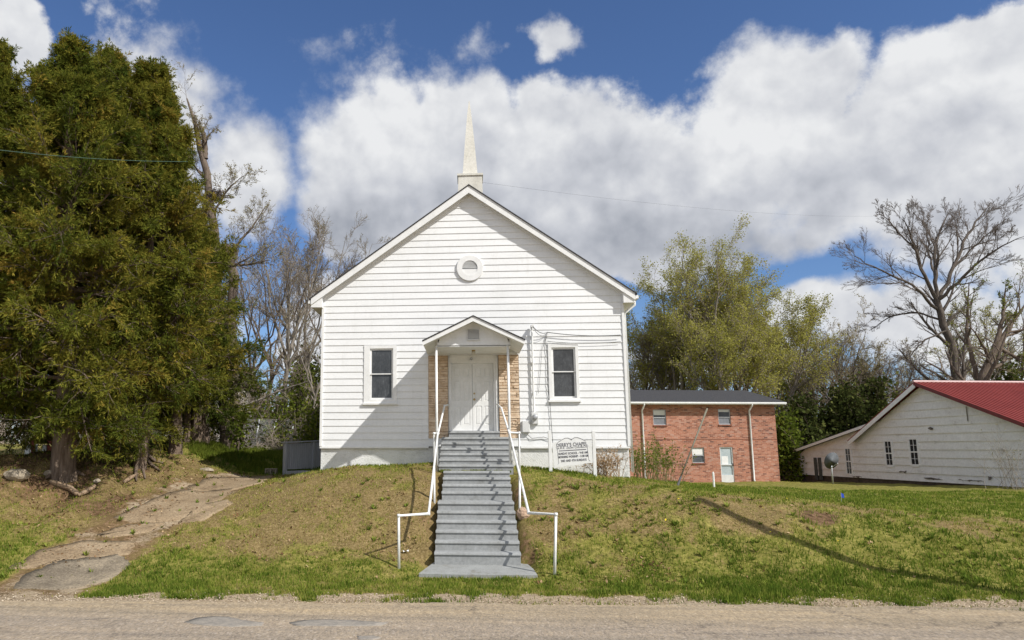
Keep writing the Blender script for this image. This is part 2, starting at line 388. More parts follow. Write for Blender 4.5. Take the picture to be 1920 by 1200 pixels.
def brick_mat():
    m, nt, out = nodes_mat('red_brick')
    t = nt.nodes.new('ShaderNodeTexCoord'); mp = nt.nodes.new('ShaderNodeMapping'); mp.inputs['Rotation'].default_value = (math.pi / 2, 0, 0)
    nt.links.new(t.outputs['UV'], mp.inputs[0])
    b = nt.nodes.new('ShaderNodeTexBrick'); nt.links.new(t.outputs['UV'], b.inputs['Vector'])
    b.inputs['Scale'].default_value = 1.0; b.inputs['Brick Width'].default_value = .215; b.inputs['Row Height'].default_value = .077; b.inputs['Mortar Size'].default_value = .007; b.inputs['Mortar Smooth'].default_value = .2
    b.inputs['Color1'].default_value = (0, 0, 0, 1); b.inputs['Color2'].default_value = (1, 1, 1, 1); b.inputs['Mortar'].default_value = (.5, .5, .5, 1); b.inputs['Bias'].default_value = 0
    c = ramp(nt, b.outputs['Color'], [(.0, (0.163, 0.077, 0.064)), (.12, (0.317, 0.128, 0.086)), (.4, (0.432, 0.179, 0.113)), (.75, (0.499, 0.226, 0.151)), (1, (0.480, 0.276, 0.215))])
    n = noise(nt, 9, 6, .7); c = mixc(nt, 1.0, c, ramp(nt, n.outputs['Fac'], [(.3, (.75, .75, .75)), (.7, (1.12, 1.12, 1.12))]), 'MULTIPLY')
    n3 = noise(nt, .5, 4, .6); c = mixc(nt, 1.0, c, ramp(nt, n3.outputs['Fac'], [(.3, (.84, .82, .82)), (.7, (1.1, 1.1, 1.1))]), 'MULTIPLY')
    c = mixc(nt, b.outputs['Fac'], c, (.42, .30, .22))
    inv = nt.nodes.new('ShaderNodeMath'); inv.operation = 'SUBTRACT'; inv.inputs[0].default_value = 1; nt.links.new(b.outputs['Fac'], inv.inputs[1])
    principled(nt, out, c, .85, .2, 0, bump(nt, inv.outputs[0], .5, .01))
    return m
BRICK = brick_mat()
BARK = pmat('brown_bark', [(.3, (.10, .075, .058)), (.55, (.19, .148, .115)), (.8, (.29, .235, .19))], 5, .9, .1, bs=18, bstr=.9, bdist=.04, stretch=(2.5, 2.5, .5))
PALEBARK = pmat('grey_bark', [(.3, (.16, .14, .115)), (.55, (.27, .235, .195)), (.8, (.38, .335, .28))], 5, .9, .1, bs=18, bstr=.8, bdist=.03, stretch=(2.5, 2.5, .5))
DARKBARK = pmat('dark_bark', [(.3, (.075, .062, .053)), (.6, (.15, .125, .105)), (.8, (.22, .185, .155))], 5, .9, .1, bs=18, bstr=.8, bdist=.03, stretch=(2.5, 2.5, .5))
CEDARBARK = pmat('cedar_bark', [(.3, (.12, .085, .06)), (.55, (.24, .18, .135)), (.8, (.36, .29, .23))], 6, .9, .1, bs=24, bstr=1, bdist=.04, stretch=(3, 3, .35))
TWIG = pmat('brown_twig', [(.3, (.15, .12, .095)), (.7, (.26, .21, .165))], 2, .9, .1)
PALETWIG = pmat('pale_twig', [(.3, (.25, .205, .16)), (.7, (.38, .32, .26))], 2, .9, .1)
DARKTWIG = pmat('dark_twig', [(.3, (.12, .098, .085)), (.7, (.20, .165, .14))], 2, .9, .1)
CEDARLEAF = leaf_mat('cedar_foliage', [(0, (0.057, 0.080, 0.014)), (.35, (0.133, 0.149, 0.023)), (.7, (0.244, 0.216, 0.035)), (1, (0.380, 0.243, 0.053))], .36)
BUDLEAF = leaf_mat('spring_buds', [(0, (.235, .238, .050)), (.5, (.40, .385, .085)), (1, (.53, .48, .15))], .45)
BRIGHTLEAF = leaf_mat('fresh_leaves', [(0, (.085, .12, .018)), (.5, (.17, .205, .03)), (1, (.27, .27, .05))], .4)
DARKLEAF = leaf_mat('evergreen_leaves', [(0, (.040, .052, .016)), (.5, (.080, .098, .028)), (1, (.17, .17, .05))], .25)
OLIVELEAF = leaf_mat('olive_buds', [(0, (.20, .18, .07)), (.5, (.32, .28, .11)), (1, (.42, .34, .16))], .4)
STRAW = leaf_mat('dry_stalks', [(0, (.28, .18, .10)), (.5, (.46, .32, .19)), (1, (.62, .48, .32))], .3)
# ------------------------------------------------------------------ ground
def _hash(ix, iy, s):
    h = (ix.astype(np.int64) * 374761393 + iy.astype(np.int64) * 668265263 + s * 1442695041) & 0xffffffff
    h = ((h ^ (h >> 13)) * 1274126177) & 0xffffffff
    return ((h ^ (h >> 16)) & 0xffffff) / float(0xffffff)
def vnoise(x, y, s=0):
    x = np.asarray(x, float); y = np.asarray(y, float)
    ix = np.floor(x); iy = np.floor(y); fx = x - ix; fy = y - iy
    fx = fx * fx * (3 - 2 * fx); fy = fy * fy * (3 - 2 * fy)
    a = _hash(ix, iy, s); b = _hash(ix + 1, iy, s); c = _hash(ix, iy + 1, s); d = _hash(ix + 1, iy + 1, s)
    return (a * (1 - fx) + b * fx) * (1 - fy) + (c * (1 - fx) + d * fx) * fy
def fbm(x, y, s=0, o=4):
    t = 0; a = .5
    for i in range(o):
        t = t + a * vnoise(x * 2 ** i + 17.3 * i, y * 2 ** i - 9.1 * i, s + i); a *= .5
    return t / (1 - .5 ** o)
def sst(a, b, x):
    t = np.clip((x - a) / (b - a), 0, 1); return t * t * (3 - 2 * t)

def road_edge(x): return 14.19 + .052 * x
CP = []
for x in (-22, -15, -12, -9, -6, -3, 0, 3, 6, 9, 13, 17, 22):
    CP += [(x, road_edge(x), .0), (x, road_edge(x) + 1.0, .06)]
CP += [(-3, 16.6, .15), (-3, 17.5, .42), (-3, 18.5, .98), (-3, 19.5, 1.5), (-3, 20.5, 1.88), (-3, 21.5, 2.06), (-3, 23, 2.16), (-5, 17, .25), (-5, 18.5, .85), (-5, 20, 1.45), (-5, 21.5, 1.8), (-4.6, 23, 2.06),
       (0, 16.6, .08), (0, 17.4, .2), (0, 18.9, 1.08), (0, 20.2, 1.85), (0, 20.8, 2.06), (0, 23, 2.2), (-1.5, 16.8, .1), (-1.4, 18.9, 1.2), (-1.4, 21, 2.06), (1.5, 16.7, .1), (1.6, 18.9, 1.2), (1.6, 20.6, 1.95), (1.7, 22.5, 2.1),
       (3, 17, .2), (3, 18, .75), (3, 19, 1.32), (3, 20, 1.72), (3, 21, 1.93), (3, 23, 1.98), (4.6, 23, 1.83),
       (5.4, 17, .27), (5.4, 18.2, 1.0), (5.4, 19.1, 1.5), (5.4, 20.5, 1.62), (5.4, 23, 1.68), (8, 17, .32), (8, 18.2, .88), (8, 19.2, 1.22), (8, 22, 1.4), (8, 26, 1.35),
       (11, 16.8, .3), (11, 18, .75), (11, 19.4, 1.06), (11, 23, 1.25), (15, 16.6, .25), (15, 18.5, .62), (15, 20, .85), (15, 24, 1.1), (20, 18, .5), (20, 24, 1.0),
       (-4, 30, 2.2), (0, 30, 2.2), (4, 30, 1.8), (0, 45, 2.3), (5, 40, 1.4), (-3, 58, 3.0), (10, 58, .8), (25, 58, .7), (30, 40, 1.0), (30, 24, .9), (-26, 40, 2.6), (-26, 25, 2.2), (-15, 58, 3.3), (-26, 58, 3.0)]
for (u, v, Y) in [(1200, 901, 43), (1463, 903, 45), (1500, 905, 52), (1700, 911, 40), (1900, 918, 33), (130, 1090, 15.4), (235, 1000, 17.9), (330, 960, 19.5), (400, 925, 22.3), (460, 896, 25.2), (470, 882, 28), (460, 853, 32), (450, 838, 36),
                  (540, 880, 28), (370, 825, 28), (265, 868, 22.5), (120, 878, 21), (0, 872, 20.3), (0, 1010, 16.9), (0, 940, 18.6), (150, 960, 18.8), (80, 925, 19.6), (250, 930, 20.3), (330, 872, 24), (310, 842, 26.5), (60, 862, 26), (-100, 870, 20.5), (-100, 1000, 17), (200, 845, 27), (0, 862, 30), (250, 818, 36), (100, 838, 38)]:
    CP.append(tuple(at(u, v, Y)))
CP = np.array(CP)
def _tps():
    P = CP[:, :2]; n = len(P)
    r = np.linalg.norm(P[:, None] - P[None], axis=2); K = r * r * np.log(r + 1e-9) + np.eye(n) * .6
    A = np.zeros((n + 3, n + 3)); A[:n, :n] = K; A[:n, n] = 1; A[:n, n + 1:] = P; A[n, :n] = 1; A[n + 1:, :n] = P.T
    return np.linalg.solve(A, np.concatenate([CP[:, 2], np.zeros(3)]))
TW = _tps()
def drive_line(y): return np.interp(y, [14.5, 15.3, 16.2, 18, 19.6, 22.4, 25.4], [-8.3, -8.3, -8.35, -8.3, -7.95, -7.7, -7.3])
def H(x, y, detail=True):
    x = np.asarray(x, float); y = np.asarray(y, float); sh = x.shape; x = x.ravel(); y = y.ravel()
    cx = np.clip(x, -26, 30); cy = np.clip(y, 13, 58)
    z = np.zeros_like(x)
    for i in range(0, len(x), 20000):
        s = slice(i, i + 20000)
        r2 = (cx[s, None] - CP[None, :, 0]) ** 2 + (cy[s, None] - CP[None, :, 1]) ** 2
        z[s] = (.5 * r2 * np.log(r2 + 1e-12)) @ TW[:-3] + TW[-3] + TW[-2] * cx[s] + TW[-1] * cy[s]
    z = np.clip(z, -.2, 4)
    e = road_edge(cx)
    if detail:
        k = sst(.6, 2.5, y - e) * (1 - sst(60, 90, y)) * np.where(y < 26.3, sst(.8, 1.7, np.abs(x - drive_line(y))), 1)
        z = z + k * ((fbm(x * .9, y * .9, 3) - .5) * .16 + (fbm(x * 3.1, y * 3.1, 9, 3) - .5) * .07)
        bank = sst(-8.6, -10.2, x) * sst(16.5, 18, y) * (1 - sst(26, 30, y))
        z = z + bank * ((fbm(x * 1.3, y * 1.3, 21) - .72) * .5)
    under = sst(-.98, -.80, x) * (1 - sst(.92, 1.10, x)) * sst(17.36, 17.5, y) * (1 - sst(20.75, 20.95, y)); z = z - .45 * under
    under = sst(-1.3, -1.1, x) * (1 - sst(1.2, 1.4, x)) * sst(16.45, 16.6, y) * (1 - sst(17.5, 17.7, y)); z = z * (1 - under) + under * (.03 + .08 * (y - 16.6))
    w = sst(-.15, .5, y - e)
    z = z * w + (-.02) * (1 - w)
    return z.reshape(sh)
def ground(u, v, y0=11.0, y1=90.0):
    """the point of the ground seen at a pixel of the photograph"""
    d = ray(u, v); d = d / d[1]
    Y = np.concatenate([np.arange(y0, 40, .04), np.arange(40, y1, .2)])
    g = ZC + d[2] * Y - H(d[0] * Y, Y)
    i = np.argmax(g < 0) if (g < 0).any() else len(Y) - 1
    return np.array([d[0] * Y[i], Y[i], float(H(d[0] * Y[i], Y[i]))])

def masks(x, y):
    """kinds of ground cover: r green grass, g dry thatch, b bare earth, and sand"""
    e = y - road_edge(x)
    n1 = fbm(x * .45, y * .45, 31); n2 = fbm(x * 1.7, y * 1.7, 41); n3 = fbm(x * 5, y * 5, 51, 3)
    green = .57 + 1.1 * (n1 - .5) + 1.1 * (n2 - .5) + .7 * (n3 - .5)
    green = green + .34 * (1 - sst(1.2, 2.8, np.abs(e - 1.4)))
    hill = sst(-9.2, -7.5, x) * (1 - sst(-1.4, -.6, x)) * sst(16.4, 17.8, y) * (1 - sst(21.2, 23, y))
    green = green - .38 * hill
    bank = sst(1.2, 2.2, x) * (1 - sst(6.5, 8.5, x)) * sst(16.6, 17.3, y) * (1 - sst(20, 20.8, y))
    green = green - .06 * bank
    lawn = sst(4.5, 7, x) * sst(19.6, 21, y); green = green + .45 * lawn
    backl = sst(-10, -9.2, x) * (1 - sst(-5.5, -4.6, x)) * sst(25.5, 27, y); green = green + .7 * backl
    dirt = .12 + .9 * (n2 - .55) + .6 * (n3 - .5)
    ced = (1 - sst(-9.3, -7.9, x)) * sst(17.2, 19.3, y) * (1 - sst(25.5, 28, y))
    dirt = dirt + (.42 + .9 * (n1 - .4)) * ced; green = green - .22 * ced
    nearstep = .5 * (sst(-1.75, -1.0, x) * (1 - sst(1.2, 1.9, x))) * sst(16.9, 17.5, y) * (1 - sst(20.6, 21.2, y)); dirt = dirt + .8 * nearstep
    spot = np.exp(-(((x - 7.9) / .55) ** 2 + ((y - 18.9) / .5) ** 2)); dirt = dirt + 1.1 * spot
    dirt = dirt + .18 * bank * (n2 > .5) + .25 * hill * (n1 - .2) - .12
    dl = np.abs(x - drive_line(y)); path = (1 - sst(.75, 1.25, dl + (n3 - .5) * .7)) * (1 - sst(25.4, 26.2, y)); green = green * (1 - .9 * path); dirt = dirt * (1 - path) + path * .55
    sand = 1 - sst(.12, .60, e + (n2 - .5) * 1.3 + (n3 - .5) * .6)
    sand = np.maximum(sand, path * np.clip(.35 + 1.2 * (n2 - .45), 0, .75))
    sand = np.where(e < -.2, 1, sand)
    patch = np.exp(-(((x - 17.5) / 2.6) ** 2 + ((y - 22.5) / 1.2) ** 2)); dirt = dirt + 1.0 * patch * (n3 + .3)
    return np.clip(green, 0, 1), np.clip(dirt, 0, 1), np.clip(sand, 0, 1)

def ground_mat():
    m, nt, out = nodes_mat('ground_cover')
    a = nt.nodes.new('ShaderNodeAttribute'); a.attribute_name = 'cover'
    sp = nt.nodes.new('ShaderNodeSeparateColor'); nt.links.new(a.outputs['Color'], sp.inputs[0])
    f = noise(nt, 8.5, 8, .8); f2 = noise(nt, 17, 7, .82); c1 = noise(nt, 2.1, 7, .65)
    grass = ramp(nt, f.outputs['Fac'], [(.34, (0.078, 0.088, 0.017)), (.5, (0.185, 0.176, 0.037)), (.64, (0.332, 0.277, 0.088))])
    dry = ramp(nt, f2.outputs['Fac'], [(.34, (0.080, 0.053, 0.022)), (.46, (0.172, 0.124, 0.050)), (.55, (0.244, 0.176, 0.077)), (.66, (0.395, 0.302, 0.160))])
    dirt = ramp(nt, f.outputs['Fac'], [(.34, (0.050, 0.029, 0.015)), (.5, (0.139, 0.084, 0.044)), (.64, (0.286, 0.181, 0.105))])
    sand = ramp(nt, f2.outputs['Fac'], [(.3, (0.210, 0.155, 0.101)), (.5, (0.378, 0.294, 0.197)), (.7, (0.521, 0.428, 0.311))])
    def sharpen(ch, k=.55):
        ad = nt.nodes.new('ShaderNodeMath'); ad.operation = 'MULTIPLY_ADD'; nt.links.new(f.outputs['Fac'], ad.inputs[0]); ad.inputs[1].default_value = k * 2; nt.links.new(ch, ad.inputs[2])
        mr = nt.nodes.new('ShaderNodeMapRange'); mr.interpolation_type = 'SMOOTHSTEP'; nt.links.new(ad.outputs[0], mr.inputs[0]); mr.inputs[1].default_value = k + .28; mr.inputs[2].default_value = k + .72
        return mr.outputs[0]
    c = mixc(nt, sharpen(sp.outputs[0]), dry, grass)
    c = mixc(nt, sharpen(sp.outputs[1]), c, dirt)
    c = mixc(nt, sharpen(sp.outputs[2], .4), c, sand)
    c = mixc(nt, 1.0, c, ramp(nt, c1.outputs['Fac'], [(.3, (.78, .78, .78)), (.7, (1.18, 1.18, 1.18))]), 'MULTIPLY')
    principled(nt, out, c, .95, .1, 0, bump(nt, f2.outputs['Fac'], .8, .03))
    return m
GROUND = ground_mat()
def build_ground():
    xs = np.concatenate([-np.geomspace(1800, 27, 26), np.arange(-26, 28, .14), np.geomspace(28.5, 1800, 26)])
    ys = np.concatenate([-np.geomspace(300, 5, 10), np.arange(-3, 12.6, .8), np.arange(12.8, 30, .1), np.arange(30, 62, .3), np.geomspace(62.5, 2500, 26)])
    X, Y = np.meshgrid(xs, ys); nx, ny = len(xs), len(ys)
    Z = H(X, Y)
    V = np.stack([X, Y, Z], -1).reshape(-1, 3)
    i = np.arange(ny - 1)[:, None] * nx + np.arange(nx - 1)[None]
    Fq = np.stack([i, i + 1, i + nx + 1, i + nx], -1).reshape(-1, 4)
    g, d, s = masks(X.ravel(), Y.ravel())
    o = np_obj('ground', V, [Fq], GROUND, base=(0, 0, 0), attrs={'cover': np.stack([g, d, s], -1)}, smooth=True)
    tag(o, 'grassy bank and lawn with bare brown earth patches', 'ground', kind='structure')
build_ground()

def road_mat():
    m, nt, out = nodes_mat('worn_asphalt')
    n = noise(nt, .9, 6, .6); a = noise(nt, 34, 4, .85); b = noise(nt, 9, 6, .75)
    t = nt.nodes.new('ShaderNodeTexCoord'); mp = nt.nodes.new('ShaderNodeMapping'); mp.inputs['Scale'].default_value = (.12, 1.5, 1); nt.links.new(t.outputs['Object'], mp.inputs[0])
    tr = noise(nt, 1.6, 4, .6, mp.outputs[0])
    mp2 = nt.nodes.new('ShaderNodeMapping'); mp2.inputs['Scale'].default_value = (1, .34, 1); nt.links.new(t.outputs['Object'], mp2.inputs[0])
    ch = nt.nodes.new('ShaderNodeTexVoronoi'); ch.inputs['Scale'].default_value = 46; nt.links.new(mp2.outputs[0], ch.inputs['Vector'])
    sc = nt.nodes.new('ShaderNodeSeparateColor'); nt.links.new(ch.outputs['Color'], sc.inputs[0])
    c = ramp(nt, sc.outputs[0], [(.0, (0.192, 0.148, 0.100)), (.3, (0.332, 0.264, 0.180)), (.62, (0.408, 0.328, 0.228)), (.85, (0.480, 0.360, 0.216)), (1, (0.576, 0.480, 0.368))])
    c = mixc(nt, .45, c, ramp(nt, a.outputs['Fac'], [(.35, (0.208, 0.164, 0.112)), (.5, (0.368, 0.296, 0.204)), (.65, (0.544, 0.448, 0.320))]))
    c = mixc(nt, 1.0, c, ramp(nt, tr.outputs['Fac'], [(.32, (.74, .75, .77)), (.5, (.95, .95, .95)), (.68, (1.12, 1.09, 1.04))]), 'MULTIPLY')
    c = mixc(nt, 1.0, c, ramp(nt, b.outputs['Fac'], [(.3, (.78, .78, .78)), (.7, (1.15, 1.14, 1.12))]), 'MULTIPLY')
    sy = nt.nodes.new('ShaderNodeSeparateXYZ'); nt.links.new(t.outputs['Object'], sy.inputs[0]); wy = nt.nodes.new('ShaderNodeMapRange'); wy.interpolation_type = 'SMOOTHSTEP'; nt.links.new(sy.outputs[1], wy.inputs[0]); wy.inputs[1].default_value = 13.3; wy.inputs[2].default_value = 11.9
    c = mixc(nt, wy.outputs[0], c, mixc(nt, 1.0, c, (.90, .93, 1.04), 'MULTIPLY'))
    v = nt.nodes.new('ShaderNodeTexVoronoi'); v.feature = 'DISTANCE_TO_EDGE'; v.inputs['Scale'].default_value = .55
    w = noise(nt, 1.4, 6, .7); ad = nt.nodes.new('ShaderNodeVectorMath'); ad.operation = 'MULTIPLY_ADD'
    nt.links.new(w.outputs['Color'], ad.inputs[0]); ad.inputs[1].default_value = (1.3, 1.3, 0); nt.links.new(t.outputs['Object'], ad.inputs[2]); nt.links.new(ad.outputs[0], v.inputs['Vector'])
    ck = ramp(nt, v.outputs['Distance'], [(.0, (1, 1, 1)), (.022, (0, 0, 0))])
    gate = noise(nt, .35, 2, .5); gt = ramp(nt, gate.outputs['Fac'], [(.48, (0, 0, 0)), (.60, (.7, .7, .7))])
    mu = nt.nodes.new('ShaderNodeMath'); mu.operation = 'MULTIPLY'; nt.links.new(ck, mu.inputs[0]); nt.links.new(gt, mu.inputs[1])
    c = mixc(nt, mu.outputs[0], c, (.06, .05, .045))
    principled(nt, out, c, .9, .2, 0, bump(nt, a.outputs['Fac'], .5, .01))
    return m
ROADM = road_mat()
PATCH = pmat('tar_patch', [(.3, (.22, .198, .172)), (.5, (.29, .262, .225)), (.7, (.38, .33, .27))], 14, .85, .2, bs=80, bstr=.3, fine=.25, fscale=70)
def build_road():
    xs = np.concatenate([-np.geomspace(900, 31, 14), np.arange(-30, 32, .12), np.geomspace(33, 900, 14)])
    e = road_edge(xs) - .16 + (fbm(xs * .8, xs * 0, 61) - .5) * .34 + (fbm(xs * 4, xs * 0, 65, 3) - .5) * .16
    lat = np.concatenate([np.linspace(0, 1, 24)])
    Y = e[None] - 7.2 * lat[:, None]
    X = np.repeat(xs[None], len(lat), 0)
    crown = .012 + .06 * np.sin(np.pi * lat)[:, None] + X * 0
    V = np.stack([X, Y, crown], -1).reshape(-1, 3); nx = len(xs)
    i = np.arange(len(lat) - 1)[:, None] * nx + np.arange(nx - 1)[None]
    Fq = np.stack([i, i + nx, i + nx + 1, i + 1], -1).reshape(-1, 4)
    tag(np_obj('road', V, [Fq], ROADM, base=(0, 0, 0), smooth=True), 'worn tan grey asphalt road', 'road', kind='structure')
build_road()
def road_z(x, y): return .012 + .06 * math.sin(math.pi * min(1, max(0, (road_edge(x) - y) / 7.2)))
rng = np.random.default_rng(7)
def blob_sheet(name, pts, zf, mat, lift, jit=.05, sub=6):
    """a thin flat sheet with a rough outline, pts in world x,y"""
    P = []
    n = len(pts)
    for i in range(n):
        a, b = np.array(pts[i][:2]), np.array(pts[(i + 1) % n][:2])
        for k in range(sub): P.append(a + (b - a) * k / sub + (rng.normal(0, jit, 2) if k else 0))
    c = np.mean(P, 0); V = [(c[0], c[1], zf(*c) + lift)]
    R_ = 4
    for r in range(1, R_ + 1):
        for p in P:
            q = c + (p - c) * r / R_; V.append((q[0], q[1], zf(*q) + lift))
    m = len(P); Fc3 = [(0, 1 + i, 1 + (i + 1) % m) for i in range(m)]
    Fc4 = [(1 + (r - 1) * m + i, 1 + r * m + i, 1 + r * m + (i + 1) % m, 1 + (r - 1) * m + (i + 1) % m) for r in range(1, R_) for i in range(m)]
    # skirt
    o = len(V)
    for p in P: V.append((p[0], p[1], zf(*p) - .03))
    Fc4 += [(1 + (R_ - 1) * m + i, o + i, o + (i + 1) % m, 1 + (R_ - 1) * m + (i + 1) % m) for i in range(m)]
    return np.array(V), [Fc3, Fc4]
def road_at(u, v):
    d = ray(u, v); d = d / d[1]
    Y = 12.5
    for _ in range(6): Y = (road_z(d[0] * Y, Y) - ZC) / d[2]
    return np.array([d[0] * Y, Y])
for pts, lab in [([(345, 1167), (368, 1159), (400, 1156), (430, 1157), (455, 1163), (495, 1168), (490, 1173), (440, 1175), (385, 1173)], 'larger dark tar patch on the road, left of the stairs'),
                 ([(542, 1168), (570, 1163), (610, 1162), (660, 1163), (728, 1168), (715, 1173), (620, 1174), (555, 1173)], 'long thin dark tar patch on the road below the stairs'),
                 ([(670, 1193), (700, 1192), (715, 1196), (700, 1200), (672, 1199)], 'small dark tar patch at the bottom edge')]:
    V, Fs = blob_sheet('tar_patch', [road_at(*p) for p in pts], road_z, PATCH, .006, .01)
    tag(np_obj('tar_patch', V, Fs, PATCH), lab, 'tar patch', kind='structure')

def drive_mat(name, stops, dark):
    m, nt, out = nodes_mat(name)
    n = noise(nt, 1.6, 9, .7); f = noise(nt, 22, 5, .8)
    c = ramp(nt, n.outputs['Fac'], stops)
    c = mixc(nt, 1.0, c, ramp(nt, f.outputs['Fac'], [(.32, (.5, .47, .44)), (.52, (1, 1, 1)), (.7, (1.55, 1.5, 1.4))]), 'MULTIPLY')
    principled(nt, out, c, .92, .15, 0, bump(nt, f.outputs['Fac'], .5, .012))
    return m
SLAB = drive_mat('tan_concrete_slab', [(.3, (0.148, 0.105, 0.065)), (.45, (0.266, 0.196, 0.122)), (.7, (0.355, 0.274, 0.181))], 0)
APRON = drive_mat('old_asphalt_apron', [(.3, (0.136, 0.110, 0.080)), (.5, (0.216, 0.180, 0.132)), (.7, (0.320, 0.264, 0.188))], 0)
Hf = lambda x, y: float(H(x, y))
def slab(pts, mat, name, label):
    W = [ground(*p) for p in pts]
    cc = np.mean([w[:2] for w in W], 0); W = [np.array([*(cc + (w[:2] - cc) * 1.14), w[2]]) for w in W]
    V, Fs = blob_sheet(name, W, Hf, mat, .022, .028)
    tag(np_obj(name, V, Fs, mat), label, 'driveway', kind='structure')
slab([(40, 1102), (60, 1078), (105, 1058), (215, 1046), (232, 1062), (200, 1088), (120, 1104)], APRON, 'driveway', 'dark gravelly apron of the old driveway at the road')
slab([(30, 1066), (80, 1034), (150, 1019), (240, 1020), (228, 1041), (130, 1051), (62, 1064)], SLAB, 'driveway', 'broken tan slab behind the dark apron')
slab([(190, 1003), (240, 986), (302, 983), (272, 999), (212, 1008)], SLAB, 'driveway', 'small tan slab in the middle of the driveway')
slab([(228, 967), (290, 938), (350, 921), (425, 921), (398, 950), (330, 973), (262, 976)], SLAB, 'driveway', 'large tan driveway slab halfway up')
slab([(352, 918), (405, 897), (505, 893), (488, 906), (428, 920)], SLAB, 'driveway', 'topmost tan driveway slab by the ramp')
slab([(342, 977), (382, 948), (420, 940), (432, 947), (380, 976)], SLAB, 'driveway', 'narrow pale slab beside the large one')

# ------------------------------------------------------------------ grass, weeds, leaves and gravel: stuff nobody could count
GRASSM = leaf_mat('grass_blades', [(0, (0.091, 0.147, 0.020)), (.3, (0.201, 0.256, 0.038)), (.55, (0.302, 0.310, 0.064)), (.78, (0.402, 0.324, 0.114)), (1, (0.513, 0.431, 0.211))], .38)
WEEDM = leaf_mat('weed_leaves', [(0, (.13, .19, .03)), (.5, (.23, .29, .05)), (1, (.34, .36, .08))], .4)
LEAFM = leaf_mat('dead_leaves', [(0, (.10, .05, .025)), (.5, (.26, .15, .075)), (1, (.50, .36, .21))], .15)
GRAVELM = leaf_mat('gravel_bits', [(0, (.20, .15, .10)), (.5, (.42, .33, .23)), (1, (.66, .56, .43))], 0)
def visible_xy(n, rng_):
    """random points of the near ground, denser near the eye"""
    y = 14.1 + (np.sqrt(rng_.random(n)) * 0 + rng_.random(n) ** 1.7) * 17
    x = (rng_.random(n) * 1.50 - .68) * y * 1.03
    return x, y
def on_things(x, y):
    return ((np.abs(x - .08) < 1.12) & (y > 16.95) & (y < 23)) | ((x > -1.2) & (x < 1.33) & (y > 16.55) & (y < 17.7)) | ((np.abs(x) < 4.66) & (y > 22.9))
DRIVE_UV = []
def build_grass():
    r = np.random.default_rng(11)
    x, y = visible_xy(420000, r)
    g, d, s = masks(x, y)
    clump = fbm(x * 3.5, y * 3.5, 71, 3)
    keep = (r.random(len(x)) < (.42 + .50 * g) * (1 - .8 * d) * (1 - .97 * s) * (.35 + 1.1 * sst(.4, .65, clump))) & ~on_things(x, y)
    # the driveway's own strip stays bare
    dl = drive_line(y); keep &= (np.abs(x - dl) > 1.0) | (y > 25.6) | (r.random(len(x)) < .06)
    x, y, g = x[keep], y[keep], g[keep]
    jx = np.concatenate([r.uniform(-.9, -.6, 160), r.uniform(-.05, .35, 220), r.uniform(-.9, 1.05, 120)]); x = np.concatenate([x, jx]); y = np.concatenate([y, r.uniform(20.935, 20.975, 500)]); g = np.concatenate([g, np.full(500, .75)]); n = len(x); z = H(x, y); z[-500:] = 2.07
    back = sst(25.5, 27, y) * (x < -4.5)
    tall = sst(.58, .75, fbm(x * 2.2, y * 2.2, 77, 3)) * (x > 1.5) * (y < 20.5)
    h = (.028 + .042 * r.random(n)) * (.7 + .6 * g) * (1 + 1.2 * back + .9 * tall)
    w = (.007 + .008 * r.random(n)) * (1 + .04 * (y - 14))
    a = r.random(n) * 6.283; lean = .75 * r.random(n)
    la = r.random(n) * 6.283
    dx, dy = np.cos(a) * w, np.sin(a) * w
    P0 = np.stack([x - dx, y - dy, z - .01], -1); P1 = np.stack([x + dx, y + dy, z - .01], -1)
    P2 = np.stack([x + np.cos(la) * h * lean, y + np.sin(la) * h * lean, z + h], -1)
    V = np.stack([P0, P1, P2], 1).reshape(-1, 3)
    t = np.clip(.76 - .58 * g + .5 * (fbm(x * 2.3, y * 2.3, 79, 3) - .5) + r.normal(0, .19, n) - .25 * back - .15 * tall, 0, 1)
    o = np_obj('grass', V, [np.arange(3 * n).reshape(-1, 3)], GRASSM, base=(0, 0, 0), attrs={'tint': np.repeat(t, 3)})
    tag(o, 'short rough grass covering bank and lawn', 'grass', kind='stuff')
build_grass()
def build_weeds():
    r = np.random.default_rng(12); V = []; T = []
    pts = []
    for _ in range(2600):
        x = r.uniform(1.4, 17); y = r.uniform(15.6, 21)
        dens = .12 + .9 * sst(.5, .68, fbm(np.array(x * .8), np.array(y * .8), 81, 3)) * (1 - sst(19.6, 20.6, y)) + .3 * sst(9, 11, x)
        if r.random() < dens * .38: pts.append((x, y))
    for _ in range(420):
        x = r.uniform(-11, -1.3); y = r.uniform(15, 26)
        if r.random() < .28 * (1 + (x < -7.5)): pts.append((x, y))
    pts = np.array([p for p in pts if not on_things(np.array(p[0]), np.array(p[1]))]); Z = H(pts[:, 0], pts[:, 1])
    for (x, y), z in zip(pts, Z):
        k = r.integers(9, 20); R_ = r.uniform(.05, .13); tb = r.uniform(.1, .8)
        for _ in range(k):
            a = r.random() * 6.283; l = R_ * r.uniform(.6, 1.2); w = l * .15; up = r.uniform(.5, 1.15) * l
            c, s = math.cos(a), math.sin(a)
            V += [(x, y, z), (x + c * l * .4 - s * w, y + s * l * .4 + c * w, z + up * .6), (x + c * l * .75, y + s * l * .75, z + up), (x + c * l * .4 + s * w, y + s * l * .4 - c * w, z + up * .6)]
            T += [min(1, max(0, tb + r.normal(0, .15)))] * 4
    n = len(V) // 4
    tag(np_obj('weeds', np.array(V), [np.arange(4 * n).reshape(-1, 4)], WEEDM, base=(0, 0, 0), attrs={'tint': np.array(T)}), 'low leafy green weeds growing over the bank', 'weeds', kind='stuff')
build_weeds()
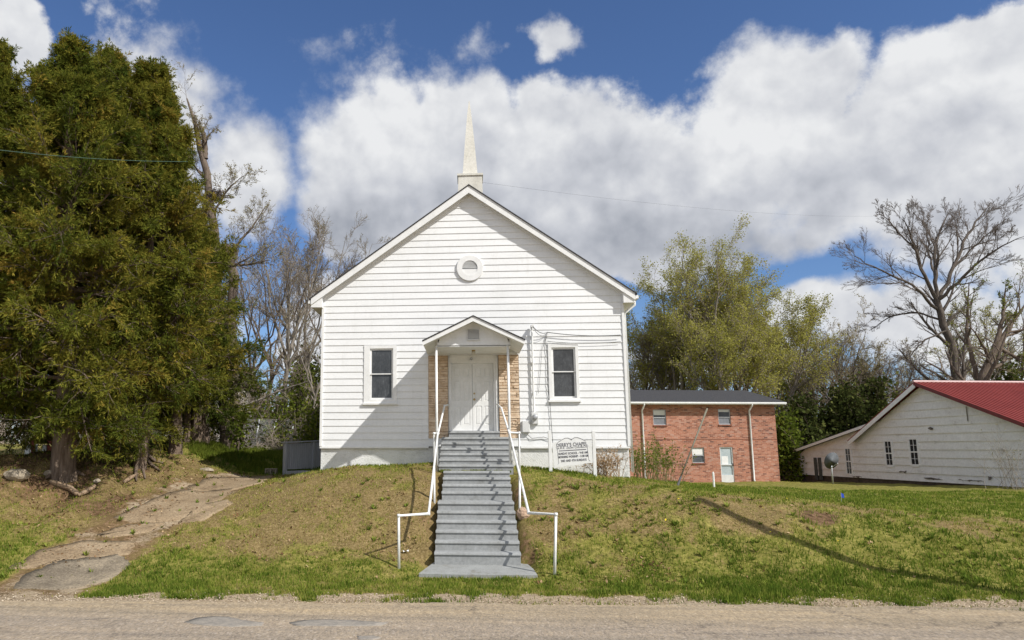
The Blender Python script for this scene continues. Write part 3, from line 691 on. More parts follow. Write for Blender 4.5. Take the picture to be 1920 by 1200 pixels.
def scatter_flat(name, n, fx, size, mat, seed, label, cat, lift=.012, tilt=.5):
    r = np.random.default_rng(seed)
    x, y = fx(r, n); n = len(x); z = H(x, y) + lift
    s = size * r.uniform(.5, 1.4, n); a = r.random(n) * 6.283
    t1 = r.normal(0, tilt, n); t2 = r.normal(0, tilt, n)
    ux = np.stack([np.cos(a), np.sin(a), t1], -1) * s[:, None]; vx = np.stack([-np.sin(a), np.cos(a), t2], -1) * (s * .55)[:, None]
    c = np.stack([x, y, z + s * .35], -1)
    V = np.stack([c - ux, c - vx, c + ux, c + vx], 1).reshape(-1, 3)
    tag(np_obj(name, V, [np.arange(4 * n).reshape(-1, 4)], mat, base=(0, 0, 0), attrs={'tint': np.repeat(r.random(n), 4)}), label, cat, kind='stuff')
def f_leaves(r, n):
    x, y = visible_xy(n, r)
    p = .10 + .9 * (((x > 1.2) & (x < 4) & (y < 20)) | (x < -8)) + .5 * ((np.abs(x) < 1.9) & (y > 16.8)) + .45 * ((x < -1.5) & (y > 17))
    k = (r.random(n) < p * .8 * sst(.35, .7, fbm(x * 1.5, y * 1.5, 91, 3))) & (y > 16) & ~on_things(x, y)
    px_ = r.uniform(-1.0, 1.2, 420); py_ = 17.36 - np.abs(r.normal(0, .16, 420)); kp = (px_ > -.5) | (py_ > 17.1)
    return np.concatenate([x[k], px_[kp]]), np.concatenate([y[k], py_[kp]])
scatter_flat('fallen_leaves', 40000, f_leaves, .035, LEAFM, 13, 'dead brown leaves strewn over the bank', 'leaves')
def f_gravel(r, n):
    x = r.uniform(-13, 17, n); y = road_edge(x) + r.normal(.12, .28, n)
    return x, y
scatter_flat('gravel', 16000, f_gravel, .016, GRAVELM, 14, 'loose tan gravel along the road edge', 'gravel', .008, .3)
def f_flower(r, n):
    x = r.uniform(1.3, 8, n); y = r.uniform(17.2, 20.2, n); return x, y
YELLOW = pmat('yellow_petal', [(.3, (.62, .45, .02)), (.7, (.75, .58, .03))], 9, .7)
scatter_flat('dandelions', 26, f_flower, .03, YELLOW, 15, 'scattered yellow dandelion flowers on the bank', 'flowers', .07, .3)
# ------------------------------------------------------------------ the church
YF = 23.0
CX = 0.0
church = thing('church', 'white clapboard church with a gabled front, small porch and tall thin spire', 'church', (0, YF, 1.8))
XL, XR = -4.58, 4.58
SLOPE = 3.5 / 4.9
def siding(mb, zs, xl, xr, openings, put, lap=.018):
    """lapped boards: zs course heights, xl(z), xr(z) the ends, openings (x0,x1,z0,z1), put(x, proud, z) -> point"""
    for i in range(len(zs) - 1):
        z0, z1 = zs[i], zs[i + 1]
        br = sorted({z0, z1} | {q for o in openings for q in (o[2], o[3]) if z0 + 1e-4 < q < z1 - 1e-4})
        for a, b in zip(br[:-1], br[1:]):
            m = (a + b) / 2
            iv = [(xl(a), xr(a), xl(b), xr(b))]
            for (x0, x1, q0, q1) in openings:
                if q0 < m < q1:
                    nv = []
                    for (l0, r0, l1, r1) in iv:
                        if x1 <= min(l0, l1) or x0 >= max(r0, r1): nv.append((l0, r0, l1, r1)); continue
                        if x0 > max(l0, l1): nv.append((l0, x0, l1, x0))
                        if x1 < min(r0, r1): nv.append((x1, r0, x1, r1))
                    iv = nv
            pa = .004 + lap * (z1 - a) / (z1 - z0); pb = .004 + lap * (z1 - b) / (z1 - z0)
            for (l0, r0, l1, r1) in iv:
                if r0 - l0 < 1e-3: continue
                mb.add([put(l0, pa, a), put(r0, pa, a), put(r1, pb, b), put(l1, pb, b)], [(0, 1, 2, 3)])
                if a == z0:
                    mb.add([put(l0, .0, a), put(r0, .0, a), put(r0, pa, a), put(l0, pa, a)], [(0, 1, 2, 3)])
Z_SID = 2.745
TOPZ = 10.615
EXPO = .2045
zs = [Z_SID + i * EXPO for i in range(int((TOPZ - Z_SID) / EXPO) + 2)]
Z_EAVE = 7.335
def gl(z): return XL if z < Z_EAVE else min(0, XL + (z - Z_EAVE) / ((TOPZ - Z_EAVE) / -XL))
WIN = [(-3.265, -2.255, 4.035, 5.80, -3.03, -2.42, 4.20, 5.65), (2.30, 3.195, 4.09, 5.79, 2.455, 3.055, 4.215, 5.625)]
STONES = [(-1.30, -.70, 2.98, 5.47), (.81, 1.425, 2.98, 5.47)]
DOORO = (-.70, .81, 2.98, 5.47)
ops = [w[:4] for w in WIN] + STONES + [DOORO]
wall = MB()
zs_f = [min(z, TOPZ - .002) for z in zs]
zs_f = sorted(set(zs_f))
siding(wall, zs_f, gl, lambda z: -gl(z), ops, lambda x, p, z: (x, YF - p, z))
for (x0, x1, z0, z1) in ops:                      # the wall's thickness round the openings
    for (a, b) in (((x0, z0), (x0, z1)), ((x0, z1), (x1, z1)), ((x1, z1), (x1, z0)), ((x1, z0), (x0, z0))):
        wall.add([(a[0], YF - .02, a[1]), (b[0], YF - .02, b[1]), (b[0], YF + .3, b[1]), (a[0], YF + .3, a[1])], [(0, 1, 2, 3)])
fw = wall.build('siding_wall', SIDING, church); fw['label'] = 'white lapped boards of the gabled front'
D = 15.0
for sx in (-1, 1):
    w = MB(); zz = [Z_SID + i * EXPO for i in range(21)] + [7.03]
    siding(w, zz, lambda z: YF + .06, lambda z: YF + D, [], lambda y, p, z: (sx * (4.58 + p), y, z))
    w.build('siding_wall', SIDING, church)['label'] = 'side wall of lapped white boards'
w = MB(); w.prism([(-4.57, 2.7), (4.57, 2.7), (4.57, 7.02), (0, 10.4), (-4.57, 7.02)], YF + D - .05, YF + D); w.build('siding_wall', SIDING, church)['label'] = 'plain white rear gable wall'
f = MB(); f.box(-4.56, 4.56, YF + .045, YF + D - .02, .8, 2.73); f.build('foundation', STUCCO, church)
for a, b in ((-4.585, -1.3), (1.43, 4.585)):
    f = MB(); f.box(a, b, YF - .035, YF + .03, 2.69, 2.748); f.build('base_trim', TRIM, church)
for sx in (-1, 1):
    f = MB(); f.box(sx * 4.595 - .075 * (sx > 0), sx * 4.595 + .075 * (sx < 0), YF - .045, YF + .07, 2.75, 7.0); f.build('corner_board', TRIM, church, bevel=.004)
# roof: two shingled slopes, white rake boards, soffits
YR0, YR1 = 22.74, YF + D + .35
AP = (0.0, 10.76)
def slopept(s, t, lift=0):       # t along the slope from the ridge (0) to the eave tip (1)
    return (s * 4.90 * t, AP[1] - 3.50 * t + lift)
for s in (-1, 1):
    m = MB(); a, b = slopept(s, 0, .03), slopept(s, 1.012, .03)
    m.prism([a, b, (b[0], b[1] - .035), (a[0], a[1] - .035)] if s > 0 else [a, (a[0], a[1] - .035), (b[0], b[1] - .035), b], YR0 - .03, YR1)
    m.build('roof', SHINGLE, church)
    m = MB(); a, b = slopept(s, 0, -.008), slopept(s, 1, -.008)
    m.prism([a, b, (b[0], b[1] - .20), (a[0], a[1] - .235)], YR0, YR0 + .035); m.build('rake_board', TRIM, church)
    m = MB(); a, b = slopept(s, 0, -.10), slopept(s, 1, -.10)
    m.prism([a, b, (b[0], b[1] - .02), (a[0], a[1] - .02)], YR0 + .036, YF + .02); m.build('soffit', SOFFIT, church)
    m = MB(); a, b = (0, TOPZ + .01), (s * 4.6, 7.335)
    m.prism([a, b, (b[0], b[1] - .13), (a[0], a[1] - .15)], YF - .05, YF + .01); m.build('frieze_board', TRIM, church)
    # the boxed return at the foot of the rake and the eave box along the side
    m = MB(); x0, x1 = s * 4.56, s * 4.90
    P_ = [(x0, 6.98), (x1, 6.98), (x1, 7.155), (x0, AP[1] - .125 - .7143 * 4.56)]; m.prism(P_, YR0 + .036, YR1); m.build('eave_return', TRIM, church)
    m = MB(); m.box(min(s * 4.905, s * 5.0), max(s * 4.905, s * 5.0), YR0 + .03, YR1, 7.09, 7.20); m.build('gutter', TRIM, church, bevel=.012)
m = MB(); m.tube([(4.93, YR0 + .3, 7.08), (4.93, YR0 + .3, 6.95), (4.64, YF + .12, 6.72), (4.66, YF + .12, 2.0)], .04, 8); m.build('downspout', TRIM, church, smooth=True)
# round vent
v = MB(); cz = 8.17
v.lathe((0, YF - .075, cz), [(.235, .08), (.235, 0), (.40, 0), (.415, .015), (.415, .08)], (0, 1, 0), 48, False); vent = v.build('round_vent', TRIM, church, smooth=False)
v = MB(); v.prism([(.24 * math.cos(a), cz - .02 + .24 * math.sin(a)) for a in np.linspace(math.pi * 1.02, math.pi * 1.98, 20)], YF - .055, YF - .03); v.build('vent_board', TRIM, vent)
v = MB(); v.lathe((0, YF - .025, cz), [(.24, 0), (.24, .01)], (0, 1, 0), 32); v.build('vent_back', GREYM, vent)
v = MB()
for k in range(6):
    z = cz + .0 + k * .038; hw = math.sqrt(max(.001, .238 ** 2 - (z + .02 - cz) ** 2))
    v.add([(-hw, YF - .062, z), (hw, YF - .062, z), (hw, YF - .03, z + .034), (-hw, YF - .03, z + .034)], [(0, 1, 2, 3)])
v.build('louvre', METER, vent)
# windows
for wi, (x0, x1, z0, z1, gx0, gx1, gz0, gz1) in enumerate(WIN):
    m = MB(); t = YF - .04
    m.box(x0, gx0 - .05, t, YF + .02, z0, z1).box(gx1 + .05, x1, t, YF + .02, z0, z1).box(gx0 - .05, gx1 + .05, t, YF + .02, gz1 + .05, z1).box(gx0 - .05, gx1 + .05, t, YF + .02, z0, gz0 - .05)
    win = m.build('window', TRIM, church, bevel=.004)
    m = MB(); m.box(x0 - .03, x1 + .03, YF - .085, YF + .02, z0 - .05, z0 + .012); m.build('sill', TRIM, win, bevel=.006)
    mz = (gz0 + gz1) / 2 + (.0 if wi == 0 else .03)
    for k, (a, b, yy) in enumerate(((mz - .015, gz1 + .05, .0), (gz0 - .05, mz + .015, .03))):
        m = MB(); y0, y1 = YF + .01 + yy, YF + .038 + yy; q = .05
        m.box(gx0 - q, gx0, y0, y1, a, b).box(gx1, gx1 + q, y0, y1, a, b).box(gx0, gx1, y0, y1, b - q if k == 0 else b - .03, b).box(gx0, gx1, y0, y1, a, a + .03 if k == 0 else a + q)
        m.build('sash', TRIM, win)
        m = MB(); m.box(gx0 - .01, gx1 + .01, y0 + .012, y0 + .018, a + .01, b - .01); m.build('pane', PEBBLE, win)
    m = MB(); m.box(gx0 - .06, gx1 + .06, YF + .12, YF + .13, gz0 - .06, gz1 + .06); m.build('dark_backing', DARKIN, win)  # dark sheet standing in for the unlit interior behind the panes
# stone veneer beside the door
for (x0, x1, z0, z1) in STONES:
    m = MB(); r = random.Random(int(x0 * 100)); z = z0
    m.box(x0, x1, YF + .0, YF + .04, z0, z1)
    while z < z1 - .01:
        h = min(r.choice([.045, .05, .06, .075, .10]), z1 - z); x = x0
        while x < x1 - .01:
            wd = min(r.uniform(.12, .40), x1 - x)
            if x1 - x - wd < .07: wd = x1 - x
            p = r.uniform(.012, .042); g = .004
            m.add([(x + g, YF + .01, z + g), (x + wd - g, YF + .01, z + g), (x + wd - g, YF + .01, z + h - g), (x + g, YF + .01, z + h - g),
                   (x + g + .008, YF - p, z + g + .01), (x + wd - g - .008, YF - p + r.uniform(-.012, .012), z + g + .008), (x + wd - g - .008, YF - p + r.uniform(-.008, .012), z + h - g - .008), (x + g + .008, YF - p, z + h - g - .008)],
                  [(4, 5, 6, 7), (0, 1, 5, 4), (1, 2, 6, 5), (2, 3, 7, 6), (3, 0, 4, 7)])
            x += wd
        z += h
    m.build('stone_veneer', STONE, church)
# doorway: white surround, two six-panel leaves
m = MB(); ds0, ds1, dz0, dz1 = -.615, .665, 3.215, 5.235
m.box(-.70, ds0, YF + .06, YF + .3, 3.18, 5.47).box(ds1, .81, YF + .06, YF + .3, 3.18, 5.47).box(ds0, ds1, YF + .06, YF + .3, dz1, 5.47)
m.box(ds0 - .0, ds0 + .012, YF + .10, YF + .26, dz0, dz1)
sur = m.build('door_surround', TRIM, church, bevel=.004)
for a, b in ((-.70, -.615), (.73, .80)):
    m = MB(); m.box(a, b, YF + .02, YF + .059, 3.18, 5.40); m.build('jamb_moulding', TRIM, sur)
mid = (ds0 + ds1) / 2
for k in (0, 1):
    a, b = (ds0 + .006, mid - .004) if k == 0 else (mid + .004, ds1 - .006)
    m = MB(); y = YF + .18
    m.box(a, b, y + .014, y + .05, dz0, dz1)
    st = .075; xm = (a + b) / 2
    rails = [(dz0, dz0 + .17), (dz0 + .74, dz0 + .88), (dz0 + 1.50, dz0 + 1.60), (dz1 - .11, dz1)]
    for (p, q) in ((a, a + st), (xm - .04, xm + .04), (b - st, b)): m.box(p, q, y, y + .0141, dz0, dz1)
    for (p, q) in rails:
        m.box(a + st, xm - .04, y, y + .0141, p, q).box(xm + .04, b - st, y, y + .0141, p, q)
    for (p, q) in ((a + st, xm - .04), (xm + .04, b - st)):
        for i in range(3):
            u0, u1 = rails[i][1] + .02, rails[i + 1][0] - .02; e = .022
            m.add([(p + .018, y + .0139, u0), (q - .018, y + .0139, u0), (q - .018, y + .0139, u1), (p + .018, y + .0139, u1), (p + .018 + e, y + .004, u0 + e), (q - .018 - e, y + .004, u0 + e), (q - .018 - e, y + .004, u1 - e), (p + .018 + e, y + .004, u1 - e)],
                  [(4, 5, 6, 7), (0, 1, 5, 4), (1, 2, 6, 5), (2, 3, 7, 6), (3, 0, 4, 7)])
    leaf = m.build('door', TRIM, church)
    if k == 1:
        m = MB(); hx, hz = a + .05, dz0 + .93
        m.lathe((hx, y + .001, hz), [(.032, 0), (.032, -.006), (.012, -.012), (.012, -.035), (.03, -.04), (.034, -.055), (.024, -.068), (.002, -.07)], (0, 1, 0), 20); m.build('door_knob', BRASS, leaf, smooth=True)
        m = MB(); m.lathe((hx, y + .001, hz + .18), [(.026, 0), (.026, -.012), (.018, -.016), (.002, -.016)], (0, 1, 0), 18); m.build('deadbolt', BRASS, leaf, smooth=True)
m = MB(); m.box(-.615, .665, YF + .10, YF + .22, 3.19, 3.214); m.build('threshold', GREYM, church)
m = MB(); m.box(-.8, .9, YF + .31, YF + .36, 2.9, 5.5); m.build('wall_backing', DARKIN, church)
m = MB(); m.lathe((.0, YF + .06, 5.36), [(.03, 0), (.03, -.05), (.045, -.06), (.035, -.10), (.004, -.11)], (0, 1, 0), 16); m.build('door_lamp', GREYM, church, smooth=True)
# porch
PX, PA = .07, 6.305
porch = MB()
hw, ez, yp0 = 1.405, 5.625, 20.72
for s in (-1, 1):
    a, b = (PX, PA), (PX + s * hw, ez)
    poly = [a, b, (b[0], b[1] - .03), (a[0], a[1] - .03)]
    porch.prism(poly, yp0 - .025, YF - .03)
pr = porch.build('porch_roof', SHINGLE, church)
m = MB()
for s in (-1, 1):
    a, b = (PX, PA - .032), (PX + s * (hw - .012), ez - .032)
    m.prism([a, b, (b[0], b[1] - .11), (a[0], a[1] - .135)], yp0, yp0 + .03)
m.build('porch_rake_board', TRIM, pr)
m = MB()
for s in (-1, 1):
    a, b = (PX, PA - .12), (PX + s * (hw - .03), ez - .12)
    m.prism([a, b, (b[0], b[1] - .015), (a[0], a[1] - .015)], yp0 + .031, yp0 + .37)
    q0, q1 = (PX + s * 1.0, PA - .12 - .486 * 1.0), (PX + s * (hw - .03), ez - .12)
    m.prism([q0, q1, (q1[0], q1[1] - .015), (q0[0], q0[1] - .015)], yp0 + .371, YF - .03)
    m.box(min(PX + s * .985, PX + s * 1.03), max(PX + s * .985, PX + s * 1.03), yp0 + .421, YF - .03, 5.49, 5.73)
m.box(PX - 1.009, PX + 1.009, yp0 + .38, YF - .03, 5.50, 5.515)
m.build('porch_soffit', SOFFIT, pr)
m = MB(); gz = [5.52, 5.735, 5.95, 6.17]
siding(m, gz, lambda z: PX - max(.02, (6.195 - z) * 2.02) if z > 5.70 else PX - 1.0, lambda z: PX + max(.02, (6.195 - z) * 2.02) if z > 5.70 else PX + 1.0, [], lambda x, p, z: (x, yp0 + .38 - p, z), .014)
m.box(PX - 1.02, PX + 1.02, yp0 + .38, yp0 + .42, 5.48, 5.60)
pg = m.build('porch_gable', SIDING, church)
m = MB(); vx0, vx1, vz0, vz1 = PX - .155, PX + .155, 5.68, 5.97
m.box(vx0 - .025, vx0, yp0 + .33, yp0 + .37, vz0, vz1).box(vx1, vx1 + .025, yp0 + .33, yp0 + .37, vz0, vz1).box(vx0 - .025, vx1 + .025, yp0 + .33, yp0 + .37, vz1, vz1 + .025).box(vx0 - .025, vx1 + .025, yp0 + .33, yp0 + .37, vz0 - .025, vz0)
for k in range(9):
    z = vz0 + k * .033; m.add([(vx0, yp0 + .335, z), (vx1, yp0 + .335, z), (vx1, yp0 + .365, z + .032), (vx0, yp0 + .365, z + .032)], [(0, 1, 2, 3)])
m.build('porch_vent', METER, pg)
for x, zb in ((-.965, 1.95), (1.015, 2.22)):
    m = MB(); m.tube([(x, 21.06, zb), (x, 21.06, 5.50)], .034, 12).lathe((x, 21.06, 5.47), [(.06, 0), (.06, .02)], (0, 0, 1), 12); m.build('porch_post', PIPE, church, smooth=True)
m = MB(); m.lathe((PX, 22.0, 5.50), [(.05, 0), (.05, -.03), (.03, -.035)], (0, 0, 1), 14); pl = m.build('porch_light', BRASS, church, smooth=True)
m = MB(); m.lathe((PX, 22.0, 5.465), [(.035, 0), (.06, -.03), (.055, -.09), (.02, -.11)], (0, 0, 1), 14); m.build('lamp_globe', LAMP, pl, smooth=True)
# steeple
SX, SY = .05, 24.2
m = MB(); b0, b1 = .405, .385
def square_loft(mb, prof):
    for (h0, z0), (h1, z1) in zip(prof[:-1], prof[1:]):
        A = [(SX + q * h0, SY + w_ * h0, z0) for q, w_ in ((-1, -1), (1, -1), (1, 1), (-1, 1))]; B = [(SX + q * h1, SY + w_ * h1, z1) for q, w_ in ((-1, -1), (1, -1), (1, 1), (-1, 1))]
        mb.add(A + B, [(0, 1, 5, 4), (1, 2, 6, 5), (2, 3, 7, 6), (3, 0, 4, 7)])
    h, z = prof[-1]; mb.add([(SX + q * h, SY + w_ * h, z) for q, w_ in ((-1, -1), (1, -1), (1, 1), (-1, 1))], [(0, 1, 2, 3)])
square_loft(m, [(.42, 10.2), (.385, 11.46), (.385, 11.475)]); sb = m.build('steeple', STEEPLE, church)
m = MB(); square_loft(m, [(.0, 11.47), (.42, 11.47), (.42, 11.535), (.0, 11.56)]); m.build('steeple_cap', STEEPLE, sb)
m = MB(); square_loft(m, [(.245, 11.55), (.205, 12.1), (.15, 12.8), (.09, 13.5), (.045, 13.95), (.012, 14.22), (.002, 14.26)]); m.build('spire', STEEPLE, sb)
# meter mast, meter, breaker box and the cables on the wall
m = MB(); m.tube([(1.835, YF - .09, 3.72), (1.835, YF - .09, 6.24)], .028, 10).tube([(1.835, YF - .09, 6.24), (1.835, YF - .11, 6.33), (1.85, YF - .2, 6.31)], .045, 10)
for z in (4.3, 5.2, 6.0): m.box(1.795, 1.875, YF - .095, YF - .02, z, z + .03)
m.build('meter_mast', PIPE, church, smooth=False)
m = MB(); m.box(1.755, 1.955, YF - .13, YF - .02, 3.40, 3.74); mt = m.build('meter_box', METER, church, bevel=.012)
m = MB(); m.lathe((1.855, YF - .131, 3.60), [(.085, 0), (.085, -.03), (.072, -.10), (.05, -.115), (.002, -.118)], (0, 1, 0), 24); m.build('meter', GREYM, mt, smooth=True)
m = MB(); m.box(1.47, 1.70, YF - .14, YF - .02, 3.15, 3.50); m.box(1.56, 1.68, YF - .10, YF - .03, 3.11, 3.15); m.build('breaker_box', METER, church, bevel=.02)
def sag(a, b, drop, n=14):
    a, b = np.array(a), np.array(b); return [a + (b - a) * t - np.array([0, 0, drop * 4 * t * (1 - t)]) for t in np.linspace(0, 1, n)]
m = MB()
m.tube(sag((1.86, YF - .2, 6.30), (2.30, YF - .10, 6.13), .10), .010, 6)
m.tube(sag((1.86, YF - .2, 6.28), (2.28, YF - .10, 6.10), .16), .007, 6)
m.tube(sag((2.29, YF - .10, 6.13), (4.45, YF - .10, 6.02), .06), .011, 6)
m.tube(sag((2.29, YF - .07, 5.86), (4.45, YF - .07, 5.83), .06), .007, 6)
m.tube([(2.30, YF - .05, 6.14), (2.24, YF - .05, 5.9), (2.27, YF - .05, 5.3), (2.25, YF - .05, 4.6), (2.31, YF - .05, 4.0), (2.34, YF - .05, 3.2), (2.36, YF - .05, 2.8)], .008, 6)
m.tube([(2.30, YF - .06, 6.12), (2.12, YF - .05, 5.6), (2.05, YF - .05, 4.9), (1.98, YF - .05, 4.3)], .005, 6)
m.tube([(1.62, YF - .06, 3.1), (1.75, YF - .06, 2.98), (2.1, YF - .06, 3.02), (2.3, YF - .06, 2.95)], .008, 6)
m.build('service_cable', CABLE, church, smooth=True)

# ------------------------------------------------------------------ steps and rails
steps = thing('front_steps', 'grey painted concrete steps in two flights up to the church door', 'steps', (.08, 17.4, .2))
def flight(name, data, label):
    """data: list of (y front, z bottom, z top, x0, x1, y back)"""
    m = MB(); r = random.Random(3)
    for (yf, z0, z1, x0, x1, yb) in data:
        m.box(x0, x1, yf, yb, z0 - .35, z1 - .001)
        j = r.uniform(-.004, .004)
        P_ = [(yf + .012, z1 - .062), (yf - .022 + j, z1 - .062), (yf - .026 + j, z1 - .045), (yf - .010 + j, z1 - .006), (yf + .012, z1 + .004)]
        m.poly_prism([(x0 - .008, y, z) for y, z in P_], (x1 - x0 + .016, 0, 0))
        m.box(x0 - .004, x1 + .004, yf + .0121, yb + .001, z1 - .004, z1 + .003)
    o = m.build(name, STEP, steps, bevel=.007); o['label'] = label
ZL = [.24, .437, .645, .84, 1.035, 1.225, 1.418, 1.625, 1.785, 1.945, 2.095]
YLw = [17.4, 17.7, 18.0, 18.3, 18.6, 18.9, 19.55, 19.9, 20.25, 20.6]
low = []
for k in range(10):
    w0, w1 = (-.862, 1.02 - .009 * k) if k < 6 else (-.795, .965)
    low.append((YLw[k], ZL[k], ZL[k + 1], w0 + (.003 * k), w1, YLw[k + 1] if k < 9 else 20.93))
flight('lower_flight', low, 'lower flight of ten grey steps with a landing')
ZU = [2.10, 2.255, 2.405, 2.555, 2.705, 2.855, 3.01, 3.19]
YU = [20.98, 21.28, 21.58, 21.88, 22.18, 22.48, 22.80]
upf = []
for k in range(7):
    x0, x1 = (-.915 + .008 * k, 1.095 - .004 * k) if k < 6 else (-.69, .80)
    upf.append((YU[k], ZU[k], ZU[k + 1], x0, x1, YU[k + 1] if k < 6 else YF + .30))
flight('upper_flight', upf, 'upper flight of seven grey steps at the door')
m = MB(); r = random.Random(5)
pts = [(-1.16, 16.6), (-.3, 16.56), (.5, 16.58), (1.31, 16.6), (1.27, 17.1), (1.17, 17.62), (.9, 17.68), (-.9, 17.6), (-1.0, 17.2)]
m.poly_prism([(x, y, .05 + .08 * (y - 16.6) + .06) for x, y in pts], (0, 0, -.16)); m.build('landing_pad', PADM, steps, bevel=.01)['label'] = 'worn flat pad at the foot of the steps'

hr = thing('handrail', 'white pipe handrail on the left of the steps, nearer the driveway', 'handrail', (-1.6, 16.9, .1), 'pipe handrails of the steps')
def pipe(pts, name, parent, r=.033):
    m = MB(); m.tube(pts, r, 10); 
    for p in pts[1:-1]: m.lathe((p[0], p[1], p[2] - r * 1.1), [(.002, 0), (r * 1.05, .006), (r * 1.28, r), (r * 1.05, r * 2.1), (.002, r * 2.2)], (0, 0, 1), 10)
    return m.build(name, PIPE, parent, smooth=True)
pipe([(-1.6, 16.9, -.05), (-1.61, 16.9, 1.255), (-1.0, 17.55, 1.245), (-.925, 20.9, 3.09), (-1.03, 20.9, 3.09), (-1.03, 20.9, 1.9)], 'lower_rail', hr)
pipe([(-.96, 19.35, 2.22), (-.955, 19.35, 1.0)], 'rail_post', hr, .028)
pipe([(-.93, 20.85, 3.06), (-.80, 22.55, 3.93), (-.69, 22.97, 3.98)], 'upper_rail', hr, .028)
hr = thing('handrail', 'white pipe handrail on the right of the steps, nearer the church sign', 'handrail', (1.65, 16.6, .1), 'pipe handrails of the steps')
pipe([(1.65, 16.6, -.05), (1.725, 16.6, 1.33), (1.22, 17.45, 1.285), (1.0, 20.9, 3.11), (1.26, 20.9, 3.10), (1.24, 20.9, 1.8)], 'lower_rail', hr)
pipe([(1.13, 18.9, 2.03), (1.10, 18.9, .8)], 'rail_post', hr, .028)
pipe([(1.0, 20.85, 3.08), (.86, 22.5, 3.85), (.76, 22.97, 3.99)], 'upper_rail', hr, .028)

# ------------------------------------------------------------------ the church sign
sign = thing('church_sign', 'white church notice sign on two posts in front of the foundation', 'sign', (2.73, 21.6, 1.95))
for x, zb in ((2.14, 1.9), (3.335, 1.8)):
    m = MB(); m.box(x - .045, x + .045, 21.56, 21.65, zb, 3.175); m.build('sign_post', SIGNW, sign, bevel=.008)
ROT = math.radians(3.4); SC = np.array([2.745, 21.59, 2.61])
def sg(x, z, y=0):
    return (SC[0] + x * math.cos(ROT) - z * math.sin(ROT), SC[1] + y, SC[2] + x * math.sin(ROT) + z * math.cos(ROT))
hwid = .535
top = [(-hwid, .26), (-.38, .28), (-.26, .345), (-.17, .385), (-.09, .385), (-.045, .36), (0, .345), (.045, .36), (.09, .385), (.17, .385), (.26, .345), (.38, .28), (hwid, .26)]
bot = [(hwid, -.345), (.30, -.345), (.18, -.375), (.0, -.385), (-.18, -.375), (-.30, -.40), (-.44, -.40), (-hwid, -.44)]
out_ = top + bot
m = MB(); m.poly_prism([sg(x, z, -.02) for x, z in out_[::-1]], (0, .04, 0)); bd = m.build('sign_board', SIGNW, sign)
m = MB()
def line(pts, w=.011, y=-.024):
    for (a, b) in zip(pts[:-1], pts[1:]):
        a, b = np.array(a), np.array(b); d = (b - a) / np.linalg.norm(b - a); nrm = np.array([-d[1], d[0]]) * w / 2; a2, b2 = a - d * w * .3, b + d * w * .3
        m.add([sg(*(a2 + nrm), y), sg(*(a2 - nrm), y), sg(*(b2 - nrm), y), sg(*(b2 + nrm), y)], [(0, 1, 2, 3)])
line([(x, z - .018) for x, z in top[1:-1]], .012)
line([(-.44, .13), (-.41, .10), (-.40, -.30), (-.43, -.33)], .008); line([(.44, .13), (.41, .09), (.42, -.26), (.45, -.29)], .008)
line([(-.36, .032), (.37, .032)], .022, -.0245)
m.add([sg(x, z, -.0255) for x, z in ((-.04, .345), (0, .295), (.04, .345), (0, .33))], [(0, 1, 2, 3)])
m.build('sign_lines', INK, bd)
def lettering(text, size, x, z, bold=0.0, width=None):
    cu = bpy.data.curves.new('lettering', 'FONT'); cu.body = text; cu.size = size; cu.align_x = 'CENTER'; cu.align_y = 'CENTER'; cu.offset = bold; cu.extrude = .002; cu.space_character = 1.08
    tmp = bpy.data.objects.new('lettering', cu); COL.objects.link(tmp)
    bpy.context.view_layer.update()
    me = bpy.data.meshes.new_from_object(tmp.evaluated_get(bpy.context.evaluated_depsgraph_get()))
    bpy.data.objects.remove(tmp)
    co = np.array([v_.co[:] for v_ in me.vertices]); 
    if width: co[:, 0] *= width / (co[:, 0].max() - co[:, 0].min())
    W = np.array([sg(x + c[0], z + c[1], -.0235 - c[2]) for c in co]) - BASE[bd.name]
    me.vertices.foreach_set('co', W.astype(np.float32).ravel()); me.update(); me.materials.clear(); me.materials.append(INK)
    link('lettering', me, BASE[bd.name], bd)
lettering("DERRY'S CHAPEL", .135, 0, .182, .0025, .84)
lettering("A.M.E. ZION CHURCH", .075, 0, .102, 0.0, .80)
lettering("SUNDAY SCHOOL - 9:45 AM", .085, .01, -.05, .002, .79)
lettering("MORNING WORSHIP - 11:00 AM", .085, .01, -.14, .002, .80)
lettering("2ND AND 4TH SUNDAYS", .085, .01, -.245, .002, .70)
# ------------------------------------------------------------------ small things round the church
def g2(u, v): return ground(u, v)
ramp_t = thing('ramp_wall', 'low grey boarded ramp wall with a top rail beside the church', 'ramp', (-6.0, 26, 1.85))
RA, RB = np.array([-6.42, 26.0]), np.array([-4.75, 28.6])
rd = (RB - RA) / np.linalg.norm(RB - RA); rl = np.linalg.norm(RB - RA); ax = np.array([rd[0], rd[1], 0]); ay = np.array([-rd[1], rd[0], 0]); zz_ = np.array([0, 0, 1.]); o_ = np.array([RA[0], RA[1], 0])
m = MB(); x = .16
while x < rl - .02:
    m.frame_box(o_, ax, ay, zz_, x, min(x + .085, rl), -.012, .012, 1.98, 2.84 + .04 * x); x += .10
m.frame_box(o_, ax, ay, zz_, .1, rl, .0125, .03, 1.98, 2.83)
m.build('board_panel', GREYWALL, ramp_t)
for p in (0, 1.35, 2.75):
    m = MB(); m.frame_box(o_, ax, ay, zz_, p, p + .11, -.055, .055, 1.5, 2.86 + .04 * p); m.build('post', GREYWALL, ramp_t, bevel=.006)
m = MB(); m.beam(o_ + ax * -.06 + zz_ * 2.885, o_ + ax * rl + zz_ * (2.885 + .04 * rl), .17, .04); m.build('top_rail', GREYWALL, ramp_t, bevel=.005)
